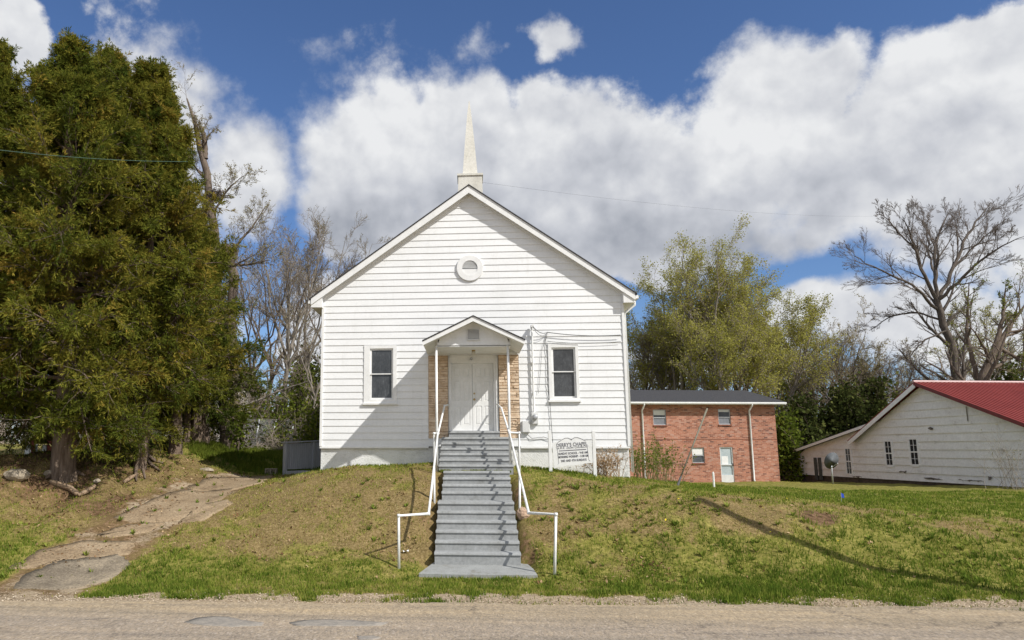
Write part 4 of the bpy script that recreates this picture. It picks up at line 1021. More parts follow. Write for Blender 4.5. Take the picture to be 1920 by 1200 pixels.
m = MB(); m.frame_box(o_, ax, ay, zz_, .05, rl, -1.25, -.06, 1.4, 1.93); m.build('ramp_floor', GREYWALL, ramp_t)

c = g2(507, 889); m = MB(); bx, by, bz = c[0], c[1], c[2] - .01
for (a, b) in ((-.2, -.165), (-.018, .018), (.165, .2)): m.box(bx + a, bx + b, by, by + .2, bz + .03, bz + .17)
m.box(bx - .2, bx + .2, by, by + .2, bz, bz + .03).box(bx - .2, bx + .2, by, by + .2, bz + .17, bz + .2)
m.box(bx - .165, bx + .165, by + .12, by + .13, bz + .03, bz + .17)
tag(m.build('cinder_block', CINDER, bevel=.004), 'hollow cinder block lying at the top of the driveway', 'block')

def rock(u, v, sx, sy, sz, seed, mat, label, name='rock'):
    c = g2(u, v); r = np.random.default_rng(seed); m = MB()
    n, k = 14, 9; V = []
    for i in range(k + 1):
        th = math.pi * i / k
        for j in range(n):
            ph = 2 * math.pi * j / n; d = np.array([math.sin(th) * math.cos(ph), math.sin(th) * math.sin(ph), math.cos(th)])
            q = 1 + .5 * (fbm(d[0] * 1.6 + seed, d[1] * 1.6 + d[2] * 1.3, seed) - .5) + .1 * r.normal() * .4
            V.append(c + d * q * np.array([sx, sy, sz]) + np.array([0, 0, sz * .3]))
    m.add(V, [(i * n + j, i * n + (j + 1) % n, (i + 1) * n + (j + 1) % n, (i + 1) * n + j) for i in range(k) for j in range(n)])
    tag(m.build(name, mat), label, 'rock')
rock(30, 897, .36, .26, .17, 1, ROCK, 'large flat mossy rock at the left edge of the bank')
rock(95, 893, .20, .18, .11, 2, ROCK, 'pale sandy rock below the big cedar trunk')
rock(182, 905, .10, .1, .07, 6, ROCK, 'small brown rock below the log hollow')
rock(980, 968, .16, .15, .15, 3, PINKROCK, 'pinkish rock beside the right edge of the lower steps')
rock(385, 883, .26, .12, .08, 4, ROCK, 'brown rock lying in the grass above the driveway')
m = MB()
P = [g2(94, 908), g2(112, 913), g2(132, 921), g2(146, 932)]
m.tube([p + np.array([0, 0, .06]) for p in P], [.06, .085, .08, .06], 10); lg = m.build('fallen_log', LOGM, smooth=True)
tag(lg, 'bent weathered log lying on the dirt bank', 'log')
m = MB(); m.tube([g2(146, 935) + np.array([0, 0, .06]), g2(162, 928) + np.array([0, 0, .09]), g2(178, 918) + np.array([0, 0, .08])], [.05, .07, .055], 9)
tag(m.build('fallen_log', LOGM, smooth=True), 'short forked log touching the end of the bent log', 'log')
m = MB(); m.tube([g2(232, 908) + np.array([0, 0, .05]), g2(246, 901) + np.array([0, 0, .08]), g2(258, 893) + np.array([0, 0, .06])], [.05, .06, .04], 8)
tag(m.build('fallen_log', LOGM, smooth=True), 'short log beside the roots of the twin trunk cedar', 'log')
c = g2(760, 1038); m = MB(); r = random.Random(2)
V = [(c[0] + .045 * (i % 4 - 1.5) + r.uniform(-.015, .015), c[1] + .04 * (i // 4 - 1), c[2] + .05 + r.uniform(-.02, .03)) for i in range(12)]
m.add(V, [(i + j * 4, i + 1 + j * 4, i + 5 + j * 4, i + 4 + j * 4) for j in range(2) for i in range(3)])
m.add([(x, y, z - .008) for x, y, z in V], [(i + j * 4, i + 1 + j * 4, i + 5 + j * 4, i + 4 + j * 4) for j in range(2) for i in range(3)])
tag(m.build('litter_wrapper', SIGNW), 'crumpled pale wrapper lying in the grass left of the steps', 'litter')
c = g2(1339, 915); m = MB(); m.tube([c - np.array([0, 0, .1]), c + np.array([0, 0, .50])], .035, 10).lathe(c + np.array([0, 0, .5]), [(.035, 0), (.03, .02), (.012, .03), (.012, .06)], (0, 0, 1), 10)
tag(m.build('marker_stake', PIPE, smooth=False), 'short white pipe stake standing in the lawn before the brick building', 'stake')
BLUE = pmat('blue_plastic', [(.3, (.02, .06, .42)), (.7, (.03, .09, .55))], 9, .5)
c = g2(1578, 945); fl = thing('marker_flag', 'small blue marker flag on a wire in the lawn', 'flag', c)
m = MB(); m.tube([c - np.array([0, 0, .05]), c + np.array([0.01, 0, .26])], .004, 5); m.build('wire', GREYM, fl)
m = MB(); m.poly_prism([c + np.array([0.01, .006, .16]), c + np.array([.09, .02, .14]), c + np.array([.075, .01, .24]), c + np.array([.01, .006, .27])], (0, .003, 0)); m.build('flag_sheet', BLUE, fl)

# ------------------------------------------------------------------ the brick building
def add_uv(o, fn):
    me = o.data; uv = me.uv_layers.new(name='UVMap'); b = BASE[o.name]
    for lp in me.loops:
        uv.data[lp.index].uv = fn(np.array(me.vertices[lp.vertex_index].co[:]) + b)
def panel(mb, s0, s1, z0, z1, openings, put):
    xs = sorted({s0, s1} | {q for o in openings for q in o[:2]}); zs_ = sorted({z0, z1} | {q for o in openings for q in o[2:4]})
    for a, b in zip(xs[:-1], xs[1:]):
        for c_, d in zip(zs_[:-1], zs_[1:]):
            if any(o[0] < (a + b) / 2 < o[1] and o[2] < (c_ + d) / 2 < o[3] for o in openings): continue
            mb.add([put(a, 0, c_), put(b, 0, c_), put(b, 0, d), put(a, 0, d)], [(0, 1, 2, 3)])
BY = math.radians(8)
BD = np.array([math.cos(BY), math.sin(BY), 0]); BN = np.array([math.sin(BY), -math.cos(BY), 0])      # along the wall, out of the wall
BA = at(1458, 840, 45.0); BA[2] = 0
def bput(s, out, z): return BA + BD * s + BN * out + np.array([0, 0, z])
def bpix(u, v):
    p = on_plane(u, v, BA, BN); return float(np.dot(p - BA, BD)), float(p[2])
brick = thing('brick_building', 'two storey red brick building with a low dark roof behind the church', 'building', BA + np.array([-4, 0, .8]))
SB0 = bpix(1120, 840)[0]; ZT = bpix(1300, 756)[1]; ZB = .3
bo = []
for (u0, v0, u1, v1) in ((1224, 768, 1250, 797), (1346, 767, 1371, 796), (1297, 839, 1322, 868), (1349, 838, 1378, 905)):
    (a, d), (b, c_) = bpix(u0, v0), bpix(u1, v1); bo.append((a, b, c_, d))
m = MB(); panel(m, SB0, 0, ZB, ZT, bo, bput)
for (a, b, c_, d) in bo:
    for q in (((a, c_), (a, d)), ((a, d), (b, d)), ((b, d), (b, c_)), ((b, c_), (a, c_))):
        m.add([bput(q[0][0], 0, q[0][1]), bput(q[1][0], 0, q[1][1]), bput(q[1][0], -.12, q[1][1]), bput(q[0][0], -.12, q[0][1])], [(0, 1, 2, 3)])
DB = 8.0
m.add([bput(0, 0, ZB), bput(0, -DB, ZB), bput(0, -DB, ZT), bput(0, 0, ZT)], [(0, 1, 2, 3)])
m.add([bput(0, 0, ZT), bput(0, -DB, ZT), bput(0, -DB / 2, ZT + .85)], [(0, 1, 2)])
m.add([bput(SB0, 0, ZB), bput(SB0, -DB, ZB), bput(SB0, -DB, ZT), bput(SB0, 0, ZT)], [(0, 1, 2, 3)])
m.add([bput(SB0, 0, ZT), bput(SB0, -DB, ZT), bput(SB0, -DB / 2, ZT + .85)], [(0, 1, 2)])
m.add([bput(SB0, -DB, ZB), bput(0, -DB, ZB), bput(0, -DB, ZT), bput(SB0, -DB, ZT)], [(0, 1, 2, 3)])
bw = m.build('brick_wall', BRICK, brick)
def buv(p):
    q = p - BA; return (float(np.dot(q, BD) + np.dot(q, BN)), float(p[2]))
add_uv(bw, buv)
BANDM = pmat('dark_brick_band', [(.3, (.18, .075, .05)), (.7, (.30, .12, .075))], 8, .9)
m = MB(); zc_ = bpix(1300, 823)[1]; m.frame_box(BA, BD, BN, zz_, SB0, -.0, .0, .012, zc_ - .035, zc_ + .0); m.build('brick_band', BANDM, brick)
m = MB(); e0, e1 = SB0 - .3, .45; h0 = ZT + .02
for sgn in (0, 1):
    a = [bput(e0, .42, h0), bput(e1, .42, h0), bput(e1, -DB / 2, h0 + .97), bput(e0, -DB / 2, h0 + .97)] if sgn == 0 else [bput(e0, -DB - .42, h0), bput(e1, -DB - .42, h0), bput(e1, -DB / 2, h0 + .97), bput(e0, -DB / 2, h0 + .97)]
    m.poly_prism(a, (0, 0, .05))
m.build('roof', SHINGLE, brick)
m = MB(); m.frame_box(BA, BD, BN, zz_, e0, e1, .40, .43, h0 - .12, h0 + .02); m.build('fascia', TRIM, brick)
m = MB(); m.frame_box(BA, BD, BN, zz_, e0, e1, .0, .399, h0 - .035, h0 - .015); m.build('soffit', SOFFIT, brick)
m = MB(); m.frame_box(BA, BD, BN, zz_, e0, e1, .432, .52, h0 - .07, h0 + .02); m.build('gutter', TRIM, brick, bevel=.01)
for u in (1204, 1405):
    s, z = bpix(u, 790); m = MB()
    m.tube([bput(s, .47, h0 - .03), bput(s, .44, h0 - .16), bput(s, .07, h0 - .42), bput(s, .07, .95), bput(s, .13, .85)], .05, 8); m.build('downspout', PIPE, brick, smooth=True)
for i, (a, b, c_, d) in enumerate(bo[:3]):
    m = MB(); f_ = .045
    m.frame_box(BA, BD, BN, zz_, a, a + f_, -.10, -.05, c_, d).frame_box(BA, BD, BN, zz_, b - f_, b, -.10, -.05, c_, d).frame_box(BA, BD, BN, zz_, a + f_, b - f_, -.10, -.05, d - f_, d).frame_box(BA, BD, BN, zz_, a + f_, b - f_, -.10, -.05, c_, c_ + f_)
    md = (c_ + d) / 2 - .02; m.frame_box(BA, BD, BN, zz_, a + f_, b - f_, -.10, -.045, md - .025, md + .025)
    w = m.build('window', GREYM, brick)
    m = MB(); m.frame_box(BA, BD, BN, zz_, a + .01, b - .01, -.09, -.085, c_ + .01, d - .01); m.build('pane', CLEARG, w)
    top_ = (.30, .13, .42)[i]
    m = MB(); m.frame_box(BA, BD, BN, zz_, a + f_, b - f_, -.084, -.078, d - f_ - top_ * (d - c_), d - f_); m.build('roller_blind', SOFFIT, w)
    if i < 2:
        m = MB(); m.frame_box(BA, BD, BN, zz_, a + f_, b - f_, -.084, -.08, c_ + f_, md - .025); m.build('insect_screen', pmat('screen', [(.3, (.16, .17, .19)), (.7, (.22, .23, .25))], 6, .7), w)
    m = MB(); m.frame_box(BA, BD, BN, zz_, a - .03, b + .03, -.05, .05, c_ - .075, c_ - .002); m.build('sill', BANDM, w)
a, b, c_, d = bo[3]; m = MB(); f_ = .05
m.frame_box(BA, BD, BN, zz_, a, a + f_, -.10, -.03, c_, d).frame_box(BA, BD, BN, zz_, b - f_, b, -.10, -.03, c_, d).frame_box(BA, BD, BN, zz_, a + f_, b - f_, -.10, -.03, d - f_, d).frame_box(BA, BD, BN, zz_, a + f_, b - f_, -.10, -.03, c_ + .95, c_ + .99).frame_box(BA, BD, BN, zz_, a + f_, b - f_, -.10, -.035, c_, c_ + .42)
dr = m.build('storm_door', METER, brick)
m = MB(); m.frame_box(BA, BD, BN, zz_, a + f_, b - f_, -.09, -.085, c_ + .4, d - f_); m.build('pane', pmat('hazy_glass', [(.3, (.36, .42, .44)), (.7, (.5, .56, .57))], 3, .15, .5), dr)
m = MB(); m.frame_box(BA, BD, BN, zz_, a + .12, a + .48, -.084, -.08, c_ + 1.0, c_ + 1.45); m.build('notice', SIGNW, dr)
m = MB(); m.frame_box(BA, BD, BN, zz_, b - .045, b - .015, -.03, .02, c_ + .92, c_ + 1.06); m.build('handle', BLACK, dr)
# the guy wire with its pale guard tube
c = g2(1270, 911); tip = at(1326, 766, c[1] + 1.2)
gw = thing('guy_wire', 'slanting guy wire with a pale guard tube before the brick wall', 'guy wire', c)
m = MB(); m.tube([c - np.array([0, 0, .1]), c + (tip - c) * .16], .016, 6); m.tube([c + (tip - c) * .0, c + (tip - c) * .11], .03, 6); m.build('anchor_rod', CABLE, gw)
m = MB(); m.tube([c + (tip - c) * .13, tip], [.020, .026], 8); m.build('guard_tube', pmat('guard_grey', [(.3, (.15, .14, .10)), (.7, (.22, .20, .145))], 6, .6), gw, smooth=True)

# ------------------------------------------------------------------ the house with the red metal roof
HP = at(1715, 850, 42.0)
vd = RIGHT * (655 - U0) / FOC + np.array([-_sa, _ca, 0]) * 1.0 / 1; vd = np.array([vd[0], vd[1], 0]); vd /= np.linalg.norm(vd)       # along the gable wall, going away
HN = np.array([-vd[1], vd[0], 0]);  HN = HN if HN[0] < 0 else -HN                                                          # out of the wall, to the left
HB = HP.copy(); HB[2] = 0
def hput(s, out, z): return HB + vd * s + HN * out + zz_ * z
def hpix(u, v):
    p = on_plane(u, v, HB, HN); return float(np.dot(p - HB, vd)), float(p[2])
house = thing('white_house', 'weathered white clapboard house with a red ribbed metal roof', 'house', HB + zz_ * 1.0)
HW = pmat('peeling_white_board', [(.26, (.52, .49, .45)), (.40, (.76, .745, .71)), (.7, (.82, .81, .78))], 1.6, .75, .2, stretch=(1, 1, 1.6), fine=.12, fscale=9, bs=18, bstr=.15)
ap = hpix(1728, 722); lk = hpix(1608, 826); fr = hpix(1920, 794)
sl_f = (ap[1] - fr[1]) / (ap[0] - fr[0]); sl_b = (ap[1] - lk[1]) / (lk[0] - ap[0])
s_front = ap[0] - 9.4
z_front = ap[1] - sl_f * 9.4
s_back = lk[0]; z_back = lk[1]
far = hpix(1497, 847); s_far, z_far = far
lt = hpix(1640, 796); 
zb_ = lambda s: float(np.interp(s, [s_front, s_far], [.75, .75]))
def wall_top(s):
    if s < ap[0]: return ap[1] - sl_f * (ap[0] - s)
    zr = ap[1] - sl_b * (s - ap[0])
    zl = z_far + (s_far - s) * (lt[1] - z_far) / (s_far - lt[0])
    return max(zr, zl) if s > lt[0] - 1 else zr
hwin = []
for (u0, v0, u1, v1) in ((1586, 840, 1598, 890), (1660, 826, 1675, 874), (1706, 822, 1724, 873)):
    (a, d), (b, c_) = hpix(u0 - 1.5, v0), hpix(u1 + 2, v1); hwin.append((min(a, b), max(a, b), (c_ + hpix(u0, v1)[1]) / 2, (d + hpix(u1, v0)[1]) / 2))
zsH = list(np.arange(1.02, ap[1] + .2, .40))
def s_left(z):      # near end of the wall at a height
    return s_front if z <= z_front else min(ap[0] - .01, ap[0] - (ap[1] - z) / sl_f)
def s_right(z):
    ss = np.linspace(ap[0], s_far, 200); ok = [q for q in ss if wall_top(q) >= z]; return max(ok) if ok else ap[0] + .01
m = MB()
rr_ = np.random.default_rng(4)
siding(m, zsH, s_left, s_right, hwin, lambda s, p, z: hput(s, p + .0, z), .045)
hw_ = m.build('clapboard_wall', HW, house); hw_['label'] = 'peeling gable wall of wide white boards'
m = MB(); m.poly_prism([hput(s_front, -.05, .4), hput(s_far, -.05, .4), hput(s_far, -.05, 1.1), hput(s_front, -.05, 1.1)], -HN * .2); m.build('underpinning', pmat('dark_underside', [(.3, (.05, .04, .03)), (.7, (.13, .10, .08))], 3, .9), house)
m = MB(); m.poly_prism([hput(s_front + .1, -.1, .9), hput(s_far - .1, -.1, .9), hput(s_far - .1, -.1, z_far - .1), hput(s_back, -.1, wall_top(s_back) - .2), hput(ap[0], -.1, ap[1] - .15), hput(s_front + .1, -.1, z_front - .15)], -HN * 14); m.build('house_body', HW, house)
REDM = pmat('red_metal_roof', [(.3, (0.194, 0.034, 0.027)), (.7, (0.252, 0.047, 0.037))], 1.2, .5, .2, fine=.08, fscale=4)
def roof_plane(m, s0, z0, s1, z1, o0, o1, ribs=True, th=.05):
    a, b, c_, d = hput(s0, o0, z0), hput(s0, o1, z0), hput(s1, o1, z1), hput(s1, o0, z1)
    m.poly_prism([a, b, c_, d], (0, 0, th))
    if ribs:
        n = int(abs(o1 - o0) / .23); up = np.cross(b - a, d - a); up /= np.linalg.norm(up); up = up if up[2] > 0 else -up
        for i in range(n + 1):
            o = o0 + (o1 - o0) * i / n
            m.beam(hput(s0, o, z0 + th) + up * .008, hput(s1, o, z1 + th) + up * .008, .045, .03, up)
m = MB(); roof_plane(m, ap[0] - .0, ap[1] + .10, s_front - .6, z_front + .10 - .6 * sl_f, .42, -15); rf = m.build('metal_roof', REDM, house)
m = MB(); roof_plane(m, ap[0] + .0, ap[1] + .10, s_back + .3, z_back + .10 - .3 * sl_b, .42, -15, False); m.build('metal_roof', REDM, house)
m = MB(); m.tube([hput(ap[0], .44, ap[1] + .175), hput(ap[0], -15, ap[1] + .175)], .07, 8); m.build('ridge_cap', pmat('ridge_pinkish', [(.3, (.5, .33, .31)), (.7, (.6, .42, .4))], 3, .5), rf)
m = MB(); a, b = hput(ap[0], .43, ap[1] + .07), hput(s_front - .6, .43, z_front + .07 - .6 * sl_f); m.beam(a, b, .03, .16); m.build('rake_trim', pmat('red_trim', [(.3, (.13, .03, .028)), (.7, (.18, .04, .035))], 3, .5), house)
m = MB(); m.beam(hput(ap[0], .40, ap[1] - .0), hput(s_back + .3, .40, z_back - .0 - .3 * sl_b), .03, .26); m.build('rake_board', TRIM, house)
m = MB(); a, b = lt, far
m.poly_prism([hput(b[0] + .3, .35, b[1] + .02), hput(b[0] + .3, -14, b[1] + .02), hput(a[0], -14, a[1] + .06), hput(a[0], .35, a[1] + .06)], (0, 0, .05)); m.build('lean_to_roof', SHINGLE, house)
m = MB(); m.beam(hput(b[0] + .3, .34, b[1] - .03), hput(a[0] - .1, .34, a[1] + .02), .03, .15); m.build('lean_to_fascia', TRIM, house)
for i, (a, b, c_, d) in enumerate(hwin):
    m = MB(); f_ = .055
    m.frame_box(HB, vd, HN, zz_, a - .08, a + f_, -.03, .05, c_, d).frame_box(HB, vd, HN, zz_, b - f_, b + .08, -.03, .05, c_, d).frame_box(HB, vd, HN, zz_, a + f_, b - f_, -.03, .05, d - f_, d + .06).frame_box(HB, vd, HN, zz_, a + f_, b - f_, -.03, .06, c_ - .06, c_ + .07)
    md = (c_ + d) / 2; m.frame_box(HB, vd, HN, zz_, a + f_, b - f_, .03, .048, md - .03, md + .03)
    for k in (1, 3): m.frame_box(HB, vd, HN, zz_, a + f_, b - f_, .03, .045, c_ + (d - c_) * k / 4 - .009, c_ + (d - c_) * k / 4 + .009)
    m.frame_box(HB, vd, HN, zz_, (a + b) / 2 - .012, (a + b) / 2 + .012, .0301, .044, c_ + .07, d - f_)
    w = m.build('window', TRIM, house)
    m = MB(); m.frame_box(HB, vd, HN, zz_, a + .02, b - .02, .02, .029, c_, d); m.build('pane', CLEARG if i == 0 else DARKIN, w)
STAIN = pmat('bare_grey_wood', [(.3, (.10, .085, .07)), (.7, (.22, .19, .16))], 4, .9)
for (u0, v0, u1, v1) in ((1735, 897, 1770, 899), (1800, 900, 1850, 902), (1688, 883, 1702, 886), (1600, 893, 1618, 895), (1742, 802, 1752, 805), (1855, 892, 1862, 901), (1560, 895, 1585, 897), (1813, 762, 1818, 790)):
    (a, d), (b, c_) = hpix(u0, v0), hpix(u1, v1)
    a, b = min(a, b), max(a, b); n = max(2, int((b - a) / .12)); pts = []
    for k in range(n + 1): pts.append((a + (b - a) * k / n, d + rr_.normal(0, .02)))
    for k in range(n, -1, -1): pts.append((a + (b - a) * k / n, c_ + rr_.normal(0, .03)))
    m = MB(); m.poly_prism([hput(s, .064, z) for s, z in pts], HN * .006); m.build('bare_wood_patch', STAIN, house)
# dish and leaning boards
c = ground(1562, 908); dish = thing('satellite_dish', 'grey satellite dish on a thin pole by the white house wall', 'satellite dish', c)
hd = c[2] + (908 - 868) / FOC * c[1] * 1.0
m = MB(); m.tube([c, [c[0], c[1], hd]], .04, 8); m.tube([[c[0], c[1], hd], [c[0] - .1, c[1] + .25, hd + .15]], .035, 8); m.build('mast', GREYM, dish, smooth=True)
m = MB(); axd = np.array([.25, -.75, -.25]); ctr = np.array([c[0] - .05, c[1] - .05, hd + .05]); m.lathe(ctr, [(.44, .08), (.36, .04), (.2, .012), (.02, 0), (.02, .02), (.2, .03), (.36, .06), (.43, .09)], -axd * -1, 28); m.build('reflector', pmat('dish_grey', [(.3, (.10, .108, .115)), (.7, (.16, .168, .175))], 5, .9, .05), dish, smooth=True)
m = MB(); m.tube([ctr + np.array([0, 0, -.4]), ctr + axd * .6], .02, 6); m.build('feed_arm', GREYM, dish)
BO = pmat('dark_board', [(.3, (.05, .055, .05)), (.7, (.11, .11, .10))], 5, .8)
for u, lab in ((1532, 'dark upright board leaning on the white house, farther one'), (1540, 'dark upright board leaning on the white house, nearer the dish')):
    s, z = hpix(u, 880); m = MB(); m.frame_box(HB, vd, HN, zz_, s - .14, s + .14, .05, .09, .75, hpix(u, 858)[1]); tag(m.build('leaning_board', BO), lab, 'board')

# ------------------------------------------------------------------ behind the cedars
PH_ = pmat('pale_house_board', [(.3, (.50, .46, .40)), (.6, (.66, .62, .56)), (.8, (.72, .69, .63))], 1.4, .8, stretch=(1, 1, 2))
p0 = at(150, 815, 44.0); p1 = at(318, 815, 41.0)
ph = thing('pale_house', 'pale boarded house half hidden behind the cedars', 'house', (p0 + p1) / 2)
dd = p1 - p0; L_ = np.linalg.norm(dd[:2]); dd = np.array([dd[0], dd[1], 0]) / L_; dn = np.array([dd[1], -dd[0], 0]); pb_ = np.array([p0[0], p0[1], 0])
m = MB(); siding(m, list(np.arange(2.6, 6.4, .22)), lambda z: 0, lambda z: L_, [], lambda s, p, z: pb_ + dd * s + dn * p + zz_ * z, .02)
m.frame_box(pb_, dd, dn, zz_, 0.01, L_ - .01, -7, -.03, 2.4, 6.2); m.build('wall', PH_, ph)
m = MB(); m.poly_prism([pb_ + dd * -.3 + dn * .4 + zz_ * 6.15, pb_ + dd * (L_ + .3) + dn * .4 + zz_ * 6.15, pb_ + dd * (L_ + .3) - dn * 3.5 + zz_ * 7.9, pb_ + dd * -.3 - dn * 3.5 + zz_ * 7.9], (0, 0, .08)); m.build('roof', SHINGLE, ph)
m = MB(); m.frame_box(pb_, dd, dn, zz_, 1.6, 2.5, .0, .05, 3.6, 5.0); w = m.build('window', TRIM, ph)
m = MB(); m.frame_box(pb_, dd, dn, zz_, 1.7, 2.4, .051, .056, 3.7, 4.9); m.build('pane', CLEARG, w)
RUST = pmat('rusty_red_sheet', [(.3, (.10, .022, .016)), (.5, (.20, .05, .032)), (.8, (.33, .13, .09))], 4, .8, stretch=(1, 1, .5))
sh_c = at(72, 862, 27.5); shed = thing('red_shed', 'small rusty red shed with an open dark front under the cedar', 'shed', sh_c)
sz0 = sh_c[2] - .1
def shp(u, v, y): q = at(u, v, y); return q
m = MB()
A_, B_, C_, D_, E_ = at(58, 864, 27.5), at(58, 832, 27.5), at(74, 810, 27.5), at(101, 846, 27.5), at(101, 866, 27.5)
m.poly_prism([B_, C_, C_ + np.array([0, 0, .14]), B_ + np.array([-.1, 0, .08])], (0, 2.2, 0)); m.poly_prism([C_, D_ + np.array([.1, 0, 0]), D_ + np.array([.1, 0, .2]), C_ + np.array([0, 0, .2])], (0, 2.2, 0)); m.build('roof', RUST, shed)
m = MB(); m.poly_prism([E_, D_, D_ - np.array([.28, 0, -.3]), E_ - np.array([.28, 0, 0])], (0, .06, 0)); m.build('wall', RUST, shed); m = MB(); m.poly_prism([A_, B_, B_ + np.array([.14, 0, .15]), A_ + np.array([.14, 0, 0])], (0, .06, 0)); m.build('wall', RUST, shed); m = MB(); m.poly_prism([A_ + np.array([0, 2, 0]), E_ + np.array([0, 2, 0]), D_ + np.array([0, 2, 0]), C_ + np.array([0, 2, 0]), B_ + np.array([0, 2, 0])], (0, .06, 0)); m.build('wall', RUST, shed)
m = MB(); q = at(82, 856, 28.2); m.box(q[0] - .08, q[0] + .08, q[1], q[1] + .1, q[2] - .25, q[2] + .45); tag(m.build('white_post_box', SIGNW, bevel=.01), 'white upright box inside the open red shed', 'box')
m = MB(); q = at(53, 850, 30); m.box(q[0] - .16, q[0] + .16, q[1], q[1] + .4, q[2] - .35, q[2] + .35); m.box(q[0] - .17, q[0] + .17, q[1] - .01, q[1] + .41, q[2] + .3, q[2] + .36); tag(m.build('white_cooler', SIGNW, bevel=.02), 'white appliance standing left of the red shed', 'appliance')
r = np.random.default_rng(5)
q = at(72, 862, 26.6); n = 12; V = []
for i in range(n):
    for j in range(6):
        x, y = q[0] - .75 + 1.5 * i / (n - 1), q[1] - .3 + .12 * j; V.append((x, y, float(H(x, y)) + .05 + r.uniform(0, .09)))
m = MB(); fcs = [(i * 6 + j, (i + 1) * 6 + j, (i + 1) * 6 + j + 1, i * 6 + j + 1) for i in range(n - 1) for j in range(5)]
m.add(V, fcs); m.add([(x, y, z - .03) for x, y, z in V], fcs)
tag(m.build('blue_tarp', pmat('tarp_blue', [(.42, (.03, .06, .22)), (.58, (.40, .43, .48))], 3, .5)), 'crumpled blue tarp on the ground before the red shed', 'tarp')
q = at(178, 830, 26.5); st = thing('sheet_stack', 'low stack of orange and grey sheets behind the bank', 'stack', q - np.array([0, 0, .2]))
for k, (mt_, w_) in enumerate(((GREYM, .42), (RUST, .40), (GREYM, .40), (pmat('orange_sheet', [(.3, (.42, .14, .03)), (.7, (.55, .22, .05))], 4, .6), .34))):
    m = MB(); m.box(q[0] - w_, q[0] + w_, q[1], q[1] + 1.4, q[2] - .22 + .10 * k, q[2] - .22 + .10 * k + .085); m.build('sheet', mt_, st, bevel=.01)
# chain link fence
fpts = [at(282, 822, 31.0), at(318, 826, 31), at(380, 832, 32.0), at(438, 838, 33.5), at(476, 842, 35), at(505, 848, 36.5), at(545, 858, 38)]
fence = thing('chain_link_fence', 'rusty chain link fence on leaning posts behind the cedars', 'fence', fpts[2])
tops = []
for i, p in enumerate(fpts):
    z = float(H(p[0], p[1])); b = np.array([p[0], p[1], z - .1]); t = b + np.array([(.0, .05, .02, .28, .22, .3, .1)[i], 0, (1.75, 1.7, 1.65, 1.5, 1.5, 1.5, 1.5)[i]]); tops.append(t)
    m = MB(); m.tube([b, t], .03, 8); m.build('fence_post', GREYM, fence, smooth=True)
m = MB(); m.tube(tops[:4], .022, 6); m.build('top_rail', GREYM, fence)
m = MB()
for i in range(len(fpts) - 1):
    a, b = tops[i], tops[i + 1]; a0 = np.array([fpts[i][0], fpts[i][1], float(H(fpts[i][0], fpts[i][1]))]); b0 = np.array([fpts[i + 1][0], fpts[i + 1][1], float(H(fpts[i + 1][0], fpts[i + 1][1]))])
    L__ = np.linalg.norm(b - a); nn = max(2, int(L__ / .11)); hh = 1.5; k_ = hh / .11
    for j in range(-int(k_), nn + 1):
        for sgn in (1, -1):
            P = []
            for w in (0, 1):
                t = (j + w * k_) / nn if sgn > 0 else (j + (1 - w) * k_) / nn
                P.append((t, w))
            (t0, w0), (t1, w1) = P
            lo_, hi_ = min(t0, t1), max(t0, t1)
            if hi_ <= 0 or lo_ >= 1: continue
            def cut(t, w): return (1 - t) * ((1 - w) * a0 + w * a) + t * ((1 - w) * b0 + w * b)
            f0 = max(0, (0 - t0) / (t1 - t0) if t1 > t0 else (1 - t0) / (t1 - t0)); f1 = min(1, (1 - t0) / (t1 - t0) if t1 > t0 else (0 - t0) / (t1 - t0))
            if f1 <= f0: continue
            q0, q1 = cut(t0 + (t1 - t0) * f0, w0 + (w1 - w0) * f0), cut(t0 + (t1 - t0) * f1, w0 + (w1 - w0) * f1)
            d = q1 - q0; s_ = np.array([d[2], 0, -d[0]]); s_ /= (np.linalg.norm(s_) + 1e-9); s_ *= .0035
            m.add([q0 - s_, q0 + s_, q1 + s_, q1 - s_], [(0, 1, 2, 3)])
m.build('wire_mesh', GREYM, fence)
# overhead cables and the roadside pole that throws its shadow on the bank
a, b = at(-60, 274, 16.0), at(352, 303, 20.6)
m = MB(); m.tube(sag(a, b, .10, 20), .007, 6); tag(m.build('overhead_cable', GREENC, smooth=True), 'thin green cable strung in front of the cedars', 'cable')
pz = np.array([12.35, 14.9 + .0, 0.0])
pole = thing('utility_pole', 'tall wooden roadside pole whose long shadow crosses the right bank', 'utility pole', pz)
pz = np.array([11.1, 14.62, 0.0]); pole.location = Vector(pz); BASE[pole.name] = pz
m = MB(); m.tube([pz - np.array([0, 0, .3]), pz + np.array([.36, 0, 8.3])], [.15, .11], 12); m.build('shaft', WOODP, pole, smooth=True)
m = MB(); m.lathe(pz + np.array([.36, 0, 8.3]), [(.12, 0), (.12, .05), (.03, .12)], (0, 0, 1), 12); m.build('pole_cap', GREYM, pole)

